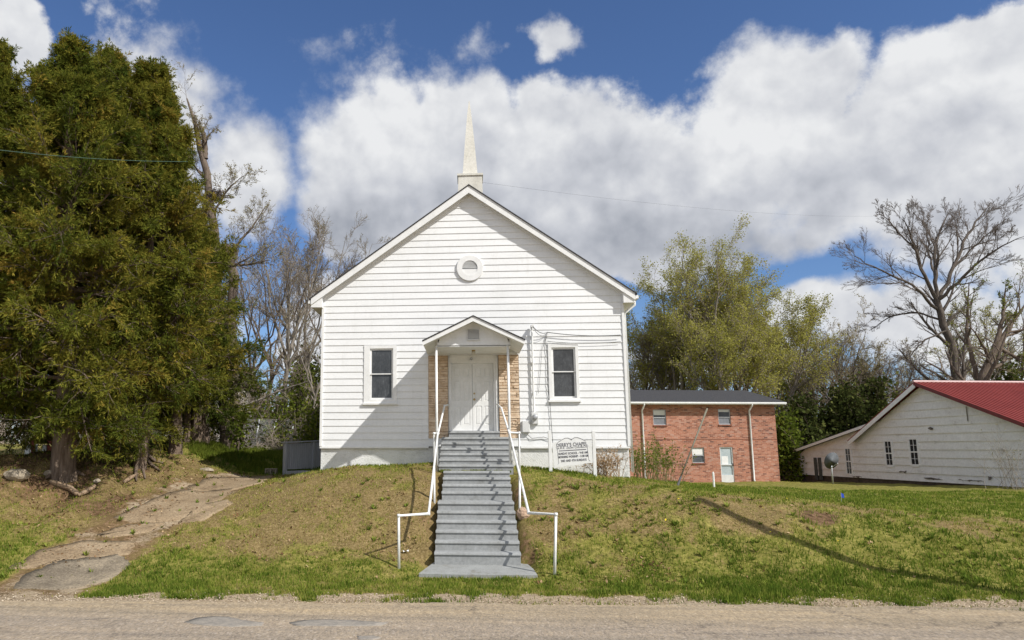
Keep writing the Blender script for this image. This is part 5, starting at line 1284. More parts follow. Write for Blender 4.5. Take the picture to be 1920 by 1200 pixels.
# ------------------------------------------------------------------ trees
def nrm(a): return a / (np.linalg.norm(a, axis=-1, keepdims=True) + 1e-9)
def grow(r, start, d, L, r0, r1, n, wig, up):
    B = len(start); pts = np.zeros((B, n, 3)); pts[:, 0] = start; d = nrm(d)
    upv = np.array([0, 0, 1.0])
    for i in range(1, n):
        d = nrm(d + wig * r.normal(size=(B, 3)) + np.asarray(up).reshape(-1, 1) * upv if np.ndim(up) else d + wig * r.normal(size=(B, 3)) + up * upv)
        pts[:, i] = pts[:, i - 1] + d * (L / (n - 1))[:, None]
    t = np.linspace(0, 1, n)[None]
    rad = np.asarray(r0)[:, None] * (1 - t) + np.asarray(r1)[:, None] * t
    return pts, rad
def sample(pts, rad, par, t):
    n = pts.shape[1]; f = np.clip(t, 0, .9999) * (n - 1); i = f.astype(int); w = (f - i)[:, None]
    a, b = pts[par, i], pts[par, i + 1]
    ra, rb = rad[par, i], rad[par, i + 1]
    return a * (1 - w) + b * w, nrm(b - a), ra * (1 - w[:, 0]) + rb * w[:, 0]
def kids(r, pts, rad, L, per, t0, t1, ang, asd, ratio, tdrop=.55, rr=.6, jit=.3, minr=.004):
    B = len(pts); par = np.repeat(np.arange(B), per); K = len(par)
    t = t0 + (t1 - t0) * ((np.tile(np.arange(per), B) + r.random(K)) / per)
    p, d, q = sample(pts, rad, par, t)
    ref = nrm(r.normal(size=(K, 3))); s = nrm(np.cross(d, ref))
    a = np.radians(ang + asd * r.normal(size=K))
    nd = d * np.cos(a)[:, None] + s * np.sin(a)[:, None]
    l = L[par] * ratio * (1 - tdrop * t) * (1 + jit * r.uniform(-1, 1, K))
    return p, nd, l, np.maximum(q * rr, minr)
def tubes(pts, rad, k):
    B, n, _ = pts.shape
    d = nrm(pts[:, -1] - pts[:, 0]); ref = np.where(np.abs(d[:, 2:3]) < .9, np.array([[0, 0, 1.0]]), np.array([[1.0, 0, 0]]))
    s = nrm(np.cross(d, ref)); q = np.cross(d, s)
    a = np.arange(k) * 2 * np.pi / k
    ring = s[:, None, None, :] * np.cos(a)[None, None, :, None] + q[:, None, None, :] * np.sin(a)[None, None, :, None]
    V = pts[:, :, None, :] + ring * rad[:, :, None, None]
    b = (np.arange(B) * n * k)[:, None, None]; i = np.arange(n - 1)[None, :, None] * k; j = np.arange(k)[None, None, :]; j2 = (j + 1) % k
    Fq = np.stack([b + i + j, b + i + j2, b + i + k + j2, b + i + k + j], -1).reshape(-1, 4)
    return V.reshape(-1, 3), Fq
def merge(parts):
    V = []; Fq = []; o = 0
    for v, f in parts: V.append(v); Fq.append(f + o); o += len(v)
    return np.concatenate(V), np.concatenate(Fq)
def resample(path, rads, n):
    path = np.array(path, float); c = np.concatenate([[0], np.cumsum(np.linalg.norm(np.diff(path, axis=0), axis=1))]); t = np.linspace(0, c[-1], n)
    # smooth through the points
    P = np.stack([np.interp(t, c, path[:, i]) for i in range(3)], -1); R_ = np.interp(t, c, rads)
    for _ in range(2): P[1:-1] = (P[:-2] + 2 * P[1:-1] + P[2:]) / 4
    return P, R_, c[-1]
def leaves(r, pts, per, size, spread, aspect=.5, tint=(.5, .2), upl=0.0):
    """small leaf faces spread along the twigs"""
    B, n, _ = pts.shape; par = np.repeat(np.arange(B), per); K = len(par)
    f = r.random(K) * (n - 1.001); i = f.astype(int); w = (f - i)[:, None]
    p = pts[par, i] * (1 - w) + pts[par, i + 1] * w + r.normal(size=(K, 3)) * spread
    u = nrm(r.normal(size=(K, 3)) + np.array([0, 0, upl])); v = nrm(np.cross(u, r.normal(size=(K, 3))))
    s = size * r.uniform(.5, 1.3, K)[:, None]
    u = u * s; v = v * s * aspect
    V = np.stack([p, p + u * .5 + v, p + u, p + u * .5 - v], 1).reshape(-1, 3)
    tb = np.clip(tint[0] + tint[1] * (r.normal(size=B)[par] * .6 + r.normal(size=K) * .8), 0, 1)
    return V, np.arange(4 * K).reshape(-1, 4), np.repeat(tb, 4)

def bare_tree(name, label, stems, seed, bark, twig, group=None, levels=(9, 7, 6), ratio=(.5, .5, .5), ang=(42, 42, 45), up=(.06, .05, .03), wig=(.12, .16, .2), t0=.3, minr=.008, bud=None, cat='tree', thick=.6, lim=None):
    """stems: list of (path, radii): the trunk and its main limbs as seen; finer branches grow from them"""
    r = np.random.default_rng(seed)
    base = stems[0][0][0]
    T = thing(name, label, cat, base, group)
    big = []; Ls = []
    P = []; R_ = []
    for path, rads in stems:
        p, q, L = resample(path, rads, 14)
        p[1:] += r.normal(size=(13, 3)) * (L * .006)
        P.append(p); R_.append(q); Ls.append(L)
    P = np.array(P); R_ = np.array(R_); Ls = np.array(Ls)
    wood = [tubes(P, R_, 10)]
    pts, rad, L = P, R_, Ls
    tw = []
    for lv in range(len(levels)):
        lo = t0 if lv == 0 else .2
        p, d, l, q = kids(r, pts, rad, L, levels[lv], lo, 1.0, ang[lv], 12, ratio[lv], .5, thick, .35, minr)
        if lim and lv == 0: l = np.clip(l, *lim)
        n = (9, 7, 5, 4)[lv]
        pts, rad = grow(r, p, d, l, q, np.maximum(q * .25, minr * .6), n, wig[lv], up[lv]); L = l
        (wood if lv == 0 else tw).append(tubes(pts, rad, 6 if lv == 0 else (4 if lv == 1 else 3)))
    V, Fq = merge(wood); np_obj('trunk', V, [Fq], bark, T, smooth=True)
    V, Fq = merge(tw); cr = np_obj('crown', V, [Fq], twig, T)
    if bud:
        mat, per, size, spread, tint = bud
        V, Fq, t = leaves(r, pts, per, size, spread, .5, tint); np_obj('foliage', V, [Fq], mat, T, attrs={'tint': t})
    return T
def stem(pix, Y, rads, dz=-.3, Ys=None):
    """a trunk or limb along points seen in the photograph, at its own distance"""
    P = [at(u, v, (Ys[i] if Ys else Y)) for i, (u, v) in enumerate(pix)]
    if dz: P[0] = P[0] + np.array([0, 0, dz])
    return P, rads

def cedar(label, trunks, prof, seed, n1=150, leafden=1.0, tint=.5, zc=None, prune=None):
    """trunks: list of (path, radii); prof(t): radius of the crown between its foot (t=0) and its top (t=1)"""
    r = np.random.default_rng(seed); T = thing('cedar_tree', label, 'tree', trunks[0][0][0], 'cedars on the left bank')
    wood = []
    P = []; R_ = []
    for path, rads in trunks:
        p, q, L = resample(path, rads, 16); P.append(p); R_.append(q)
    P = np.array(P); R_ = np.array(R_)
    wd = tubes(P, R_, 12)
    # flare and ridges at the foot
    V = wd[0].reshape(len(P), 16, 12, 3)
    for i in range(len(P)):
        for j in range(4):
            k = (1.55, 1.22, 1.08, 1.02)[j]
            c = P[i, j]; V[i, j] = c + (V[i, j] - c) * k * (1 + .14 * np.cos(np.arange(12) * 2 * np.pi / 12 * 4 + i))[:, None]
    wood.append((V.reshape(-1, 3), wd[1]))
    z0, ztop = zc
    t = r.random(n1) ** .9; zz = z0 + (ztop - z0) * t
    par = r.integers(0, len(P), n1)
    c = np.stack([[np.interp(z, P[k][:, 2], P[k][:, a]) for a in (0, 1)] for z, k in zip(zz, par)])
    a = r.random(n1) * 2 * np.pi
    rad = np.array([prof(q) for q in t]) * r.uniform(.62, 1.18, n1)
    el = np.radians(r.normal(-8 + 52 * t, 13) + 30 * sst(.86, .97, t))
    if prune:      # the side where the low boughs are bare
        low = (zz < prune[0]) & (np.cos(a) * prune[1] > -.1); zz = np.where(low, prune[0] + (ztop - prune[0]) * r.random(n1) * .6, zz); c = np.where(low[:, None], np.stack([[np.interp(z, P[k][:, 2], P[k][:, q]) for q in (0, 1)] for z, k in zip(zz, par)]), c)
    d = np.stack([np.cos(a) * np.cos(el), np.sin(a) * np.cos(el), np.sin(el)], -1)
    st = np.stack([c[:, 0], c[:, 1], zz - rad * .35 * np.sin(el)], -1)
    b1, q1 = grow(r, st, d, rad, .018 + .014 * rad, np.full(n1, .006), 9, .09, -.05 + .10 * t)
    wood.append(tubes(b1, q1, 5))
    V, Fq = merge(wood); np_obj('trunk', V, [Fq], CEDARBARK, T, smooth=True)
    per = int(np.maximum(8, rad * 11).mean())
    p, dd, l, q = kids(r, b1, q1, rad, per, .22, 1.0, 44, 12, .30, .5, .6, .4, .004)
    l = np.clip(l, .22, .85)
    dd = nrm(dd + np.array([0, 0, .12]))
    b2, q2 = grow(r, p, dd, l * np.where(r.random(len(p)) < .14, 2.3, .9), q, np.full(len(p), .003), 5, .14, -.01)
    p, dd, l3, q = kids(r, b2, q2, l, 7, .15, 1.0, 42, 14, .55, .35, .6, .4, .003)
    l3 = np.clip(l3 * 1.25, .16, .62)
    b3, q3 = grow(r, p, nrm(dd + np.array([0, 0, -.05])), l3, q, np.full(len(p), .002), 4, .16, -.06)
    # feathery sprays: slim leaf strips along every twig
    B = len(b3); per = max(3, int(round(9 * leafden))); par = np.repeat(np.arange(B), per); K = len(par)
    tt = (np.tile(np.arange(per), B) + r.random(K)) / per
    p, dd, _ = sample(b3, q3, par, tt)
    side = nrm(np.cross(dd, nrm(r.normal(size=(K, 3))))); ln = nrm(dd + .62 * side) * (.135 * r.uniform(.6, 1.4, K) * (1.1 - .3 * tt))[:, None]
    wv = nrm(np.cross(ln, r.normal(size=(K, 3)))) * (.0145 * r.uniform(.6, 1.3, K))[:, None]
    V = np.stack([p, p + ln * .45 + wv, p + ln, p + ln * .45 - wv], 1).reshape(-1, 3)
    n2 = len(b2); tb2 = tint + r.normal(size=len(b1))[np.repeat(np.arange(len(b1)), len(b2) // len(b1))] * .17 + r.normal(size=n2) * .08
    tb = np.repeat(tb2, 7)[par] + r.normal(size=K) * .10 + .12 * (tt - .5)
    cr = np_obj('crown', V, [np.arange(4 * K).reshape(-1, 4)], CEDARLEAF, T, attrs={'tint': np.repeat(np.clip(tb, 0, 1), 4)})
    V, Fq = merge([tubes(b2, q2, 3)]); np_obj('twigs', V, [Fq], BARK, T)
    return T
def pr(R_, foot=.75, sh=.62):
    def f(t):
        if t < .22: return R_ * (foot + (1 - foot) * t / .22)
        u = (t - .22) / .78
        return R_ * max(.03, 1 - u) ** sh * (1 - .38 * u ** 3)
    return f
def tz(u, v, Y): return float(at(u, v, Y)[2])
cedar('tallest cedar with a thick single trunk, second from the left edge', [stem([(120, 880), (122, 780), (126, 600), (132, 300), (130, 80)], 21.0, [.30, .26, .20, .12, .02], -.9)], pr(3.0, .85, .42), 21, 300, 1.0, .44, (tz(0, 798, 21), tz(130, 95, 21)), (tz(0, 755, 21), -1))
cedar('cedar cut by the left edge of the picture', [stem([(-70, 880), (-68, 700), (-50, 400), (0, 95)], 21.6, [.26, .22, .14, .02], -.9)], pr(3.5, .6, .34), 22, 290, 1.0, .42, (tz(0, 840, 21.6), tz(0, 105, 21.6)), (tz(0, 760, 21.6), 1))
cedar('cedar with twin gnarled trunks over exposed roots', [stem([(262, 876), (268, 800), (278, 720), (285, 500), (268, 118)], 22.6, [.15, .14, .13, .11, .02], -.9), stem([(256, 872), (276, 780), (292, 700), (306, 450), (296, 200)], 22.9, [.19, .15, .13, .10, .02], -.9)], pr(2.5, .7, .45), 23, 280, 1.0, .48, (tz(260, 748, 22.6), tz(262, 135, 22.6)))
cedar('green cedar on the right of the group with a dark trunk by the fence', [stem([(374, 826), (376, 740), (378, 600), (372, 430)], 28.2, [.34, .28, .2, .05], -.9), stem([(351, 824), (352, 740), (356, 640), (350, 480)], 28.0, [.13, .12, .1, .03], -.9)], pr(2.6, .75), 24, 200, 1.0, .30, (tz(400, 800, 28.2), tz(380, 410, 28.2)))
cedar('cedar standing behind the tallest one', [stem([(190, 850), (196, 700), (200, 400), (205, 100)], 25.5, [.24, .2, .14, .02], -.9)], pr(3.7, .75, .33), 25, 280, .9, .42, (tz(200, 770, 25.5), tz(205, 118, 25.5)))
cedar('slim cedar with a thin see-through top before the dead snag', [stem([(330, 830), (334, 700), (336, 450), (318, 160)], 26.4, [.18, .15, .1, .02], -.9)], pr(1.55, .7, .8), 26, 90, .6, .50, (tz(330, 720, 26.4), tz(316, 175, 26.4)))
# exposed roots of the twin-trunk cedar
rt = np.random.default_rng(3); m = MB()
for (us) in ([(262, 868), (268, 885), (272, 900)], [(268, 866), (285, 876), (300, 886)], [(258, 870), (254, 890), (256, 905)], [(272, 862), (292, 868), (308, 872)]):
    P_ = [g2(*q) + np.array([0, 0, .05]) for q in us]; P_[0][2] += .12; m.tube(P_, [.07, .05, .025], 7)
o = m.build('root', CEDARBARK, bpy.data.objects['cedar_tree.002'], smooth=True)
m = MB()
for (us) in ([(118, 872), (140, 888), (158, 895)], [(112, 874), (100, 890), (86, 902)], [(122, 872), (128, 892), (126, 908)]):
    P_ = [g2(*q) + np.array([0, 0, .05]) for q in us]; P_[0][2] += .15; m.tube(P_, [.13, .08, .03], 7)
m.build('root', CEDARBARK, bpy.data.objects['cedar_tree'], smooth=True)

# the dead snag with the nest, and the broken trunk beside it
BUDL = (OLIVELEAF, 2, .07, .03, (.6, .2))
snag = bare_tree('dead_snag', 'dead snag with two broken tops and a dark twig nest in its fork', [
    stem([(424, 840), (420, 620), (410, 500), (400, 400), (386, 300), (372, 240), (360, 205), (347, 190)], 29.5, [.2, .2, .19, .17, .14, .10, .07, .03]),
    stem([(385, 298), (384, 265), (378, 240)], 29.5, [.12, .11, .08], 0),
    stem([(388, 395), (372, 425), (358, 455)], 28.6, [.10, .08, .04], 0),
    stem([(400, 400), (430, 350), (455, 330)], 29.6, [.05, .035, .01], 0),
    stem([(412, 505), (440, 465), (470, 430), (498, 390)], 29.0, [.09, .06, .04, .012], 0),
    stem([(414, 500), (460, 497), (505, 488)], 30.2, [.07, .05, .015], 0),
    stem([(394, 345), (370, 320), (352, 290)], 30, [.05, .04, .012], 0)], 31, BARK, TWIG, None, (10, 8, 6), (.40, .55, .55), minr=.005, t0=.35, lim=(.8, 1.9), bud=(OLIVELEAF, 2, .045, .03, (.5, .2)), thick=.3)
c = at(405, 366, 29.4); rn = np.random.default_rng(9); n = 300
p = c + rn.normal(size=(n, 3)) * np.array([.20, .2, .13]); d = nrm(rn.normal(size=(n, 3)) * np.array([1, 1, .5])) * rn.uniform(.15, .4, n)[:, None]
V, Fq = tubes(np.stack([p - d / 2, p + d / 2], 1), np.full((n, 2), .011), 3); tag(np_obj('nest', V, [Fq], DARKTWIG), 'dark twig nest lodged in the dead snag', 'nest')
bare_tree('broken_trunk', 'thick pale broken trunk beside the dead snag', [stem([(440, 840), (436, 620), (432, 500), (428, 462)], 31.5, [.2, .2, .22, .2]), stem([(432, 500), (440, 470), (438, 455)], 31.4, [.14, .12, .05], 0)], 32, BARK, TWIG, None, (4, 4, 3), (.25, .5, .5), minr=.005, t0=.5, thick=.25)
# bare trees between the cedars and the church
LB = 'bare trees left of the church'
def simple_stems(u, vb, vt, Y, n, spread, r, seed, fork=.35, lean=0, rs=1.0):
    """a trunk that forks into n limbs reaching towards the top of the crown"""
    q = np.random.default_rng(seed); b = at(u, vb, Y); t = at(u + lean, vt, Y); h = t[2] - b[2]
    fk = b + (t - b) * fork + np.array([q.normal() * .03 * h, 0, 0]); S_ = [([b - np.array([0, 0, .4]), b + (fk - b) * .5 + np.array([q.normal() * .02 * h, 0, 0]), fk], [r, r * .8, r * .66])]
    for i in range(n):
        a = 2 * np.pi * (i + q.random() * .7) / n; sp = spread * h * q.uniform(.5, 1.1); top = fk + (t - fk) * q.uniform(.60, .88) + np.array([math.cos(a) * sp, math.sin(a) * sp, 0])
        mid = fk + (top - fk) * .5 + np.array([math.cos(a) * sp * .2, math.sin(a) * sp * .2, h * .02]); S_.append(([fk - (fk - b) * .03 * i, mid, top], [r * q.uniform(.38, .55), r * .28, r * .06]))
    return S_
for i, (u, vb, vt, Y, n, sp, r, lean, lab, bk, twg) in enumerate([
    (548, 838, 375, 40, 6, .20, .17, 20, 'tall grey bare tree with a forked top just left of the church gable', PALEBARK, TWIG),
    (575, 838, 410, 44, 6, .24, .16, 30, 'bare tree leaning towards the church wall', PALEBARK, TWIG),
    (510, 838, 425, 47, 6, .26, .15, -6, 'brownish bare tree behind the snag', BARK, PALETWIG),
    (470, 836, 455, 42, 6, .30, .14, 0, 'thin brown bare tree right of the cedars', BARK, PALETWIG),
    (618, 838, 455, 50, 5, .26, .14, 0, 'bare tree half hidden behind the church corner', BARK, TWIG),
    (590, 838, 560, 36, 4, .2, .10, 12, 'slender leaning pale tree by the ramp wall', PALEBARK, TWIG)]):
    bare_tree('bare_tree', lab, simple_stems(u, vb, vt, Y, n, sp, r, 40 + i, lean=lean), 50 + i, bk, twg, LB, (9, 8, 6), (.42, .5, .52), (34, 36, 38), (.06, .05, .03), (.09, .11, .12), minr=.007, bud=(OLIVELEAF, 1, .05, .03, (.4, .2)))
for i, (pp, Y, lab) in enumerate([([(392, 770), (430, 700), (480, 650), (530, 640)], 33, 'fallen leaning limb arching right from the cedars'), ([(400, 792), (460, 760), (520, 735), (575, 715)], 34, 'low bent bare sapling over the fence'), ([(425, 800), (450, 730), (505, 690), (560, 700)], 35, 'thin arched sapling behind the fence')]):
    bare_tree('bent_sapling', lab, [stem(pp, Y, [.06, .05, .035, .012], 0)], 70 + i, PALEBARK, PALETWIG, 'bent saplings behind the fence', (12, 6, 5), (.3, .5, .5), minr=.006, t0=.1, up=(.02, 0, 0))

# the big bare tree on the right
G0 = lambda u, Y: at(u, 905, Y)
bare_tree('big_bare_tree', 'large dark bare tree fanning out above the red roof', [
    stem([(1806, 900), (1800, 720), (1785, 650), (1762, 590), (1757, 562)], 58, [0.416, 0.32, 0.28, 0.24, 0.216]),
    stem([(1758, 565), (1735, 520), (1718, 470), (1704, 430), (1690, 405)], 58, [0.149, 0.119, 0.09, 0.05, 0.015], 0, [58, 57.5, 57, 56.5, 56]),
    stem([(1757, 560), (1753, 500), (1755, 450), (1768, 420), (1778, 395)], 58, [0.149, 0.124, 0.09, 0.054, 0.015], 0, [58, 58, 58.5, 59, 59]),
    stem([(1760, 560), (1790, 500), (1812, 440), (1838, 405), (1858, 382)], 58, [0.149, 0.119, 0.09, 0.05, 0.015], 0, [58, 58.5, 59, 60, 60]),
    stem([(1760, 562), (1805, 520), (1850, 480), (1890, 455), (1925, 440)], 58, [0.129, 0.099, 0.07, 0.04, 0.015], 0, [58, 57, 56, 55, 54]),
    stem([(1758, 580), (1725, 545), (1680, 520), (1640, 500), (1600, 480)], 58, [0.119, 0.099, 0.074, 0.045, 0.015], 0, [58, 57, 56, 56, 55]),
    stem([(1765, 600), (1720, 585), (1670, 590), (1630, 620)], 58, [0.099, 0.074, 0.05, 0.015], 0, [58, 59, 60, 61]),
    stem([(1753, 520), (1740, 470), (1740, 432), (1730, 402)], 58, [0.09, 0.07, 0.045, 0.015], 0, [58, 60, 61, 62]),
    stem([(1718, 470), (1680, 430), (1650, 395)], 57, [0.07, 0.045, 0.015], 0),
    stem([(1790, 500), (1840, 450), (1885, 410)], 58.5, [0.074, 0.05, 0.015], 0),
    stem([(1775, 620), (1730, 640), (1690, 690)], 57, [0.074, 0.05, 0.015], 0)], 80, DARKBARK, DARKTWIG, None, (11, 8, 6, 4), (.40, .52, .52, .55), (34, 32, 30, 28), (.05, .04, .03, .03), (.08, .09, .09, .09), minr=.008, t0=.2, thick=.5)
RB_ = 'bare trees behind the red roofed house'
bare_tree('bare_tree', 'thick limbed bare tree leaning right behind the red roof', [stem([(1840, 900), (1838, 720), (1862, 660), (1900, 600), (1930, 560)], 52, [.3, .25, .2, .12, .03]), stem([(1870, 650), (1905, 670), (1960, 700)], 52, [.14, .1, .03], 0), stem([(1838, 720), (1815, 650), (1812, 580), (1818, 530)], 53, [.16, .13, .08, .02], 0), stem([(1862, 660), (1880, 600), (1885, 540)], 52, [.16, .12, .03], 0)], 81, BARK, TWIG, RB_, (10, 7, 6), (.36, .5, .5), minr=.011, bud=(BRIGHTLEAF, 2, .085, .05, (.6, .2)))
for i, (u, vt, Y, n, sp, r, lean, lab, bk, tw_, bd_) in enumerate([
    (1560, 640, 62, 5, .34, .26, 10, 'gnarled bare tree behind the lean-to roof', BARK, TWIG, (OLIVELEAF, 2, .085, .05, (.6, .2))),
    (1625, 645, 66, 6, .38, .28, -10, 'spreading bare tree left of the big one', DARKBARK, TWIG, None),
    (1690, 660, 70, 6, .40, .28, 0, 'crooked bare tree behind the roof apex', DARKBARK, TWIG, (OLIVELEAF, 2, .08, .05, (.5, .2))),
    (1520, 610, 72, 6, .30, .26, 0, 'brownish budding tree between the brick building and the house', BARK, PALETWIG, (OLIVELEAF, 3, .085, .06, (.55, .2))),
    (1895, 560, 64, 6, .32, .3, 6, 'pale green budding tree at the right edge', BARK, TWIG, (BUDLEAF, 4, .085, .07, (.6, .2))),
    (1200, 590, 64, 6, .30, .26, 0, 'bare tree just right of the church wall', BARK, TWIG, (OLIVELEAF, 2, .08, .05, (.4, .2))),
    (1492, 600, 76, 6, .34, .24, 0, 'brown bare tree right of the budding trees', BARK, PALETWIG, (OLIVELEAF, 2, .09, .06, (.5, .2))),
    (1592, 610, 78, 6, .36, .26, 0, 'tall brown bare tree far behind the lean-to', BARK, PALETWIG, (OLIVELEAF, 2, .09, .06, (.4, .2))),
    (1178, 640, 70, 5, .30, .22, 0, 'low bare tree touching the church wall', BARK, PALETWIG, None)]):
    bare_tree('bare_tree', lab, simple_stems(u, 905, vt, Y, n, sp, r, 90 + i, .32, lean), 100 + i, bk, tw_, RB_, (9, 8, 8), (.46, .52, .5), minr=.012, bud=bd_)
GB = 'budding trees behind the brick building'
for i, (u, vt, Y, n, sp, r, lean, lab) in enumerate([
    (1330, 425, 58, 9, .17, .28, 12, 'tallest yellow green budding tree with a pointed top'),
    (1285, 492, 60, 8, .22, .26, -4, 'rounded budding tree left of the tallest one'),
    (1395, 515, 61, 8, .17, .26, 12, 'budding tree with a twiggy top right of the tallest one'),
    (1440, 530, 59, 7, .2, .24, 12, 'budding tree on the right end above the brick roof'),
    (1245, 580, 62, 7, .24, .2, -4, 'low budding tree on the left end above the brick roof'),
    (1360, 560, 55, 7, .28, .2, 0, 'low spreading budding tree in front of the tall ones')]):
    bare_tree('budding_tree', lab, simple_stems(u, 905, vt, Y, n, sp, r, 110 + i, .3, lean), 120 + i, PALEBARK, PALETWIG, GB, (10, 8, 6), (.42, .52, .5), minr=.010, bud=(BUDLEAF, 8, .095, .17, (.5, .22)))

# dense evergreens and shrubs
def leafy(name, label, u0, u1, vb, vt, Y, depth, mat, n, size, seed, tint=(.45, .25), group=None, cat='shrub', lobes=26, trunk=True):
    r = np.random.default_rng(seed)
    a, b = at(u0, vb, Y), at(u1, vb, Y); zt = at((u0 + u1) / 2, vt, Y)[2]
    cx, cz, w, h = (a[0] + b[0]) / 2, a[2], (b[0] - a[0]) / 2, zt - a[2]
    T = thing(name, label, cat, (cx, Y, cz), group)
    th = r.random(lobes) * 6.283; k = r.random(lobes) ** .5; zz = r.random(lobes)
    env = np.sqrt(np.clip(1 - (zz * 1.02) ** 2.2, .02, 1))
    C_ = np.stack([cx + np.cos(th) * k * w * .85 * env, Y + np.sin(th) * k * depth * env, cz + .1 * h + zz * h * .85], -1)
    # stems to every lobe
    st = np.stack([np.full(lobes, cx) + r.normal(0, .12 * w, lobes), np.full(lobes, Y) + r.normal(0, .12 * depth, lobes), np.full(lobes, cz - .2)], -1)
    pts = np.stack([st + (C_ - st) * t + r.normal(size=(lobes, 3)) * .04 * h * (0 < t < 1) for t in np.linspace(0, 1, 6)], 1)
    b2p, b2d, l, q = kids(r, pts, np.full((lobes, 6), .05), np.full(lobes, h * .5), 12, .45, 1.0, 60, 20, .55, .3, .4, .4, .008)
    b2, q2 = grow(r, b2p, b2d, l, q, q * .4, 5, .2, .04)
    V, Fq = merge([tubes(pts, np.repeat(np.linspace(.06, .02, 6)[None], lobes, 0) * min(1, h / 4), 5), tubes(b2, q2, 3)]); np_obj('stems', V, [Fq], BARK, T)
    per = max(1, n // len(b2))
    V, Fq, t = leaves(r, b2, per, size, size * 1.1, .5, tint, .2)
    np_obj('crown', V, [Fq], mat, T, attrs={'tint': t}); return T
EG = 'dark evergreen shrubs behind the white house'
leafy('evergreen_shrub', 'dark evergreen shrub at the left end behind the lean-to', 1474, 1560, 905, 745, 57, 2.2, DARKLEAF, 9000, .24, 201, (.35, .25), EG)
leafy('evergreen_shrub', 'tall dark ivy covered shrub behind the lean-to roof', 1535, 1640, 905, 690, 59, 2.4, DARKLEAF, 11000, .24, 202, (.45, .25), EG)
leafy('evergreen_shrub', 'dark leafy shrub tucked under the rake of the white house', 1610, 1700, 905, 700, 60, 2.2, DARKLEAF, 9000, .24, 203, (.55, .25), EG)
leafy('green_shrub', 'yellow green shrub at the right end of the brick building', 1458, 1502, 905, 770, 53, 1.4, BRIGHTLEAF, 5000, .2, 204, (.25, .25))
leafy('green_shrub', 'olive green thicket above the brick building corner', 1450, 1530, 905, 700, 66, 2.2, BUDLEAF, 5000, .24, 205, (.15, .2))
leafy('evergreen_shrub', 'dark shrub glimpsed at the far right behind the red roof', 1850, 1990, 905, 690, 62, 2.6, DARKLEAF, 8000, .26, 206, (.5, .25), EG)
leafy('dark_pine', 'dark evergreen behind the bare trees left of the church', 540, 610, 838, 660, 52, 1.8, DARKLEAF, 7000, .22, 207, (.55, .25), None, 'tree')
leafy('green_bush', 'olive bush behind the fence post and the right hand cedar', 388, 470, 842, 745, 30.2, 1.0, BRIGHTLEAF, 2600, .10, 219, (.2, .25), None, 'bush', 18)
YG = 'spring green bushes behind the ramp wall'
for i, (u0, u1, vt, Y, lab) in enumerate([(480, 545, 720, 37, 'fresh green bush behind the left end of the ramp wall'), (530, 600, 690, 39, 'taller fresh green bush behind the ramp wall'), (565, 625, 740, 34, 'fresh green bush touching the church corner'), (420, 490, 745, 40, 'thin fresh green bush behind the chain link fence')]):
    leafy('green_bush', lab, u0, u1, 855, vt, Y, 1.4, BRIGHTLEAF, 3000 if i < 3 else 1800, .13, 210 + i, (.45, .3), YG, 'bush', 16)
leafy('dark_pine', 'dark undergrowth tree behind the fence and the right hand cedar', 400, 500, 838, 690, 50, 1.8, DARKLEAF, 6000, .22, 215, (.6, .25), None, 'tree')
leafy('dark_pine', 'dark evergreen behind the pale house', 120, 330, 838, 560, 56, 2.6, DARKLEAF, 9000, .28, 216, (.5, .25), None, 'tree')
# slim bush and dry clump by the church, bush by the house
def stalks(name, label, c, n, hgt, spread, mat_stem, leafm, seed, cat, per=6, size=.05, tint=(.5, .2), lean=.5):
    r = np.random.default_rng(seed); T = thing(name, label, cat, c)
    st = np.array(c) + r.normal(size=(n, 3)) * np.array([spread * .3, spread * .3, 0]); d = nrm(r.normal(size=(n, 3)) * np.array([lean, lean, .1]) + np.array([0, 0, 1.0]))
    p, q = grow(r, st, d, hgt * r.uniform(.45, 1.0, n), np.full(n, .010), np.full(n, .003), 7, .08, -.01)
    V, Fq = tubes(p, q, 3)
    k2p, k2d, l, q2 = kids(r, p, q, hgt * np.ones(n), 5, .35, 1, 35, 10, .3, .4, .6, .4, .003); b2, q2 = grow(r, k2p, k2d, l, q2, q2 * .5, 4, .15, 0)
    V2, F2 = tubes(b2, q2, 3); V, Fq = merge([(V, Fq), (V2, F2)])
    np_obj('stems', V, [Fq], mat_stem, T); V, Fq, t = leaves(r, b2, per, size, .02, .35, tint); np_obj('foliage', V, [Fq], leafm, T, attrs={'tint': t})
STRAWS = pmat('straw_stem', [(.3, (.24, .16, .09)), (.7, (.42, .30, .18))], 4, .9)
GRST = pmat('green_stem', [(.3, (.12, .12, .04)), (.7, (.2, .18, .07))], 4, .9)
c = ground(1136, 893); stalks('dry_bush', 'brown dry twiggy bush between the sign and the church corner', c, 60, .95, .7, STRAWS, STRAW, 301, 'bush', 3, .05, (.4, .25), .35)
c = ground(1100, 888); stalks('dry_clump', 'small tan and green clump under the church sign', c + np.array([-.1, .6, 0]), 50, .36, .9, STRAWS, WEEDM, 302, 'bush', 2, .05)
for k, (u, lab) in enumerate([(1206, 'thin stemmed green bush against the church corner'), (1236, 'thin stemmed green bush before the brick wall')]):
    c = at(u + 4, 900, 27.0 + k); c[2] = float(H(c[0], c[1])); stalks('thin_bush', lab, c + np.array([0, 0, -.05]), 40, 1.5 if k == 0 else 1.7, 1.0, GRST, BRIGHTLEAF, 303 + k, 'bush', 4, .07, (.3, .25), .18)
c = ground(1912, 918); stalks('grey_bush', 'thin grey leafless bush at the right edge before the white house', c, 26, 2.9, 1.2, PALEBARK, OLIVELEAF, 306, 'bush', 1, .05, (.3, .2), .45)
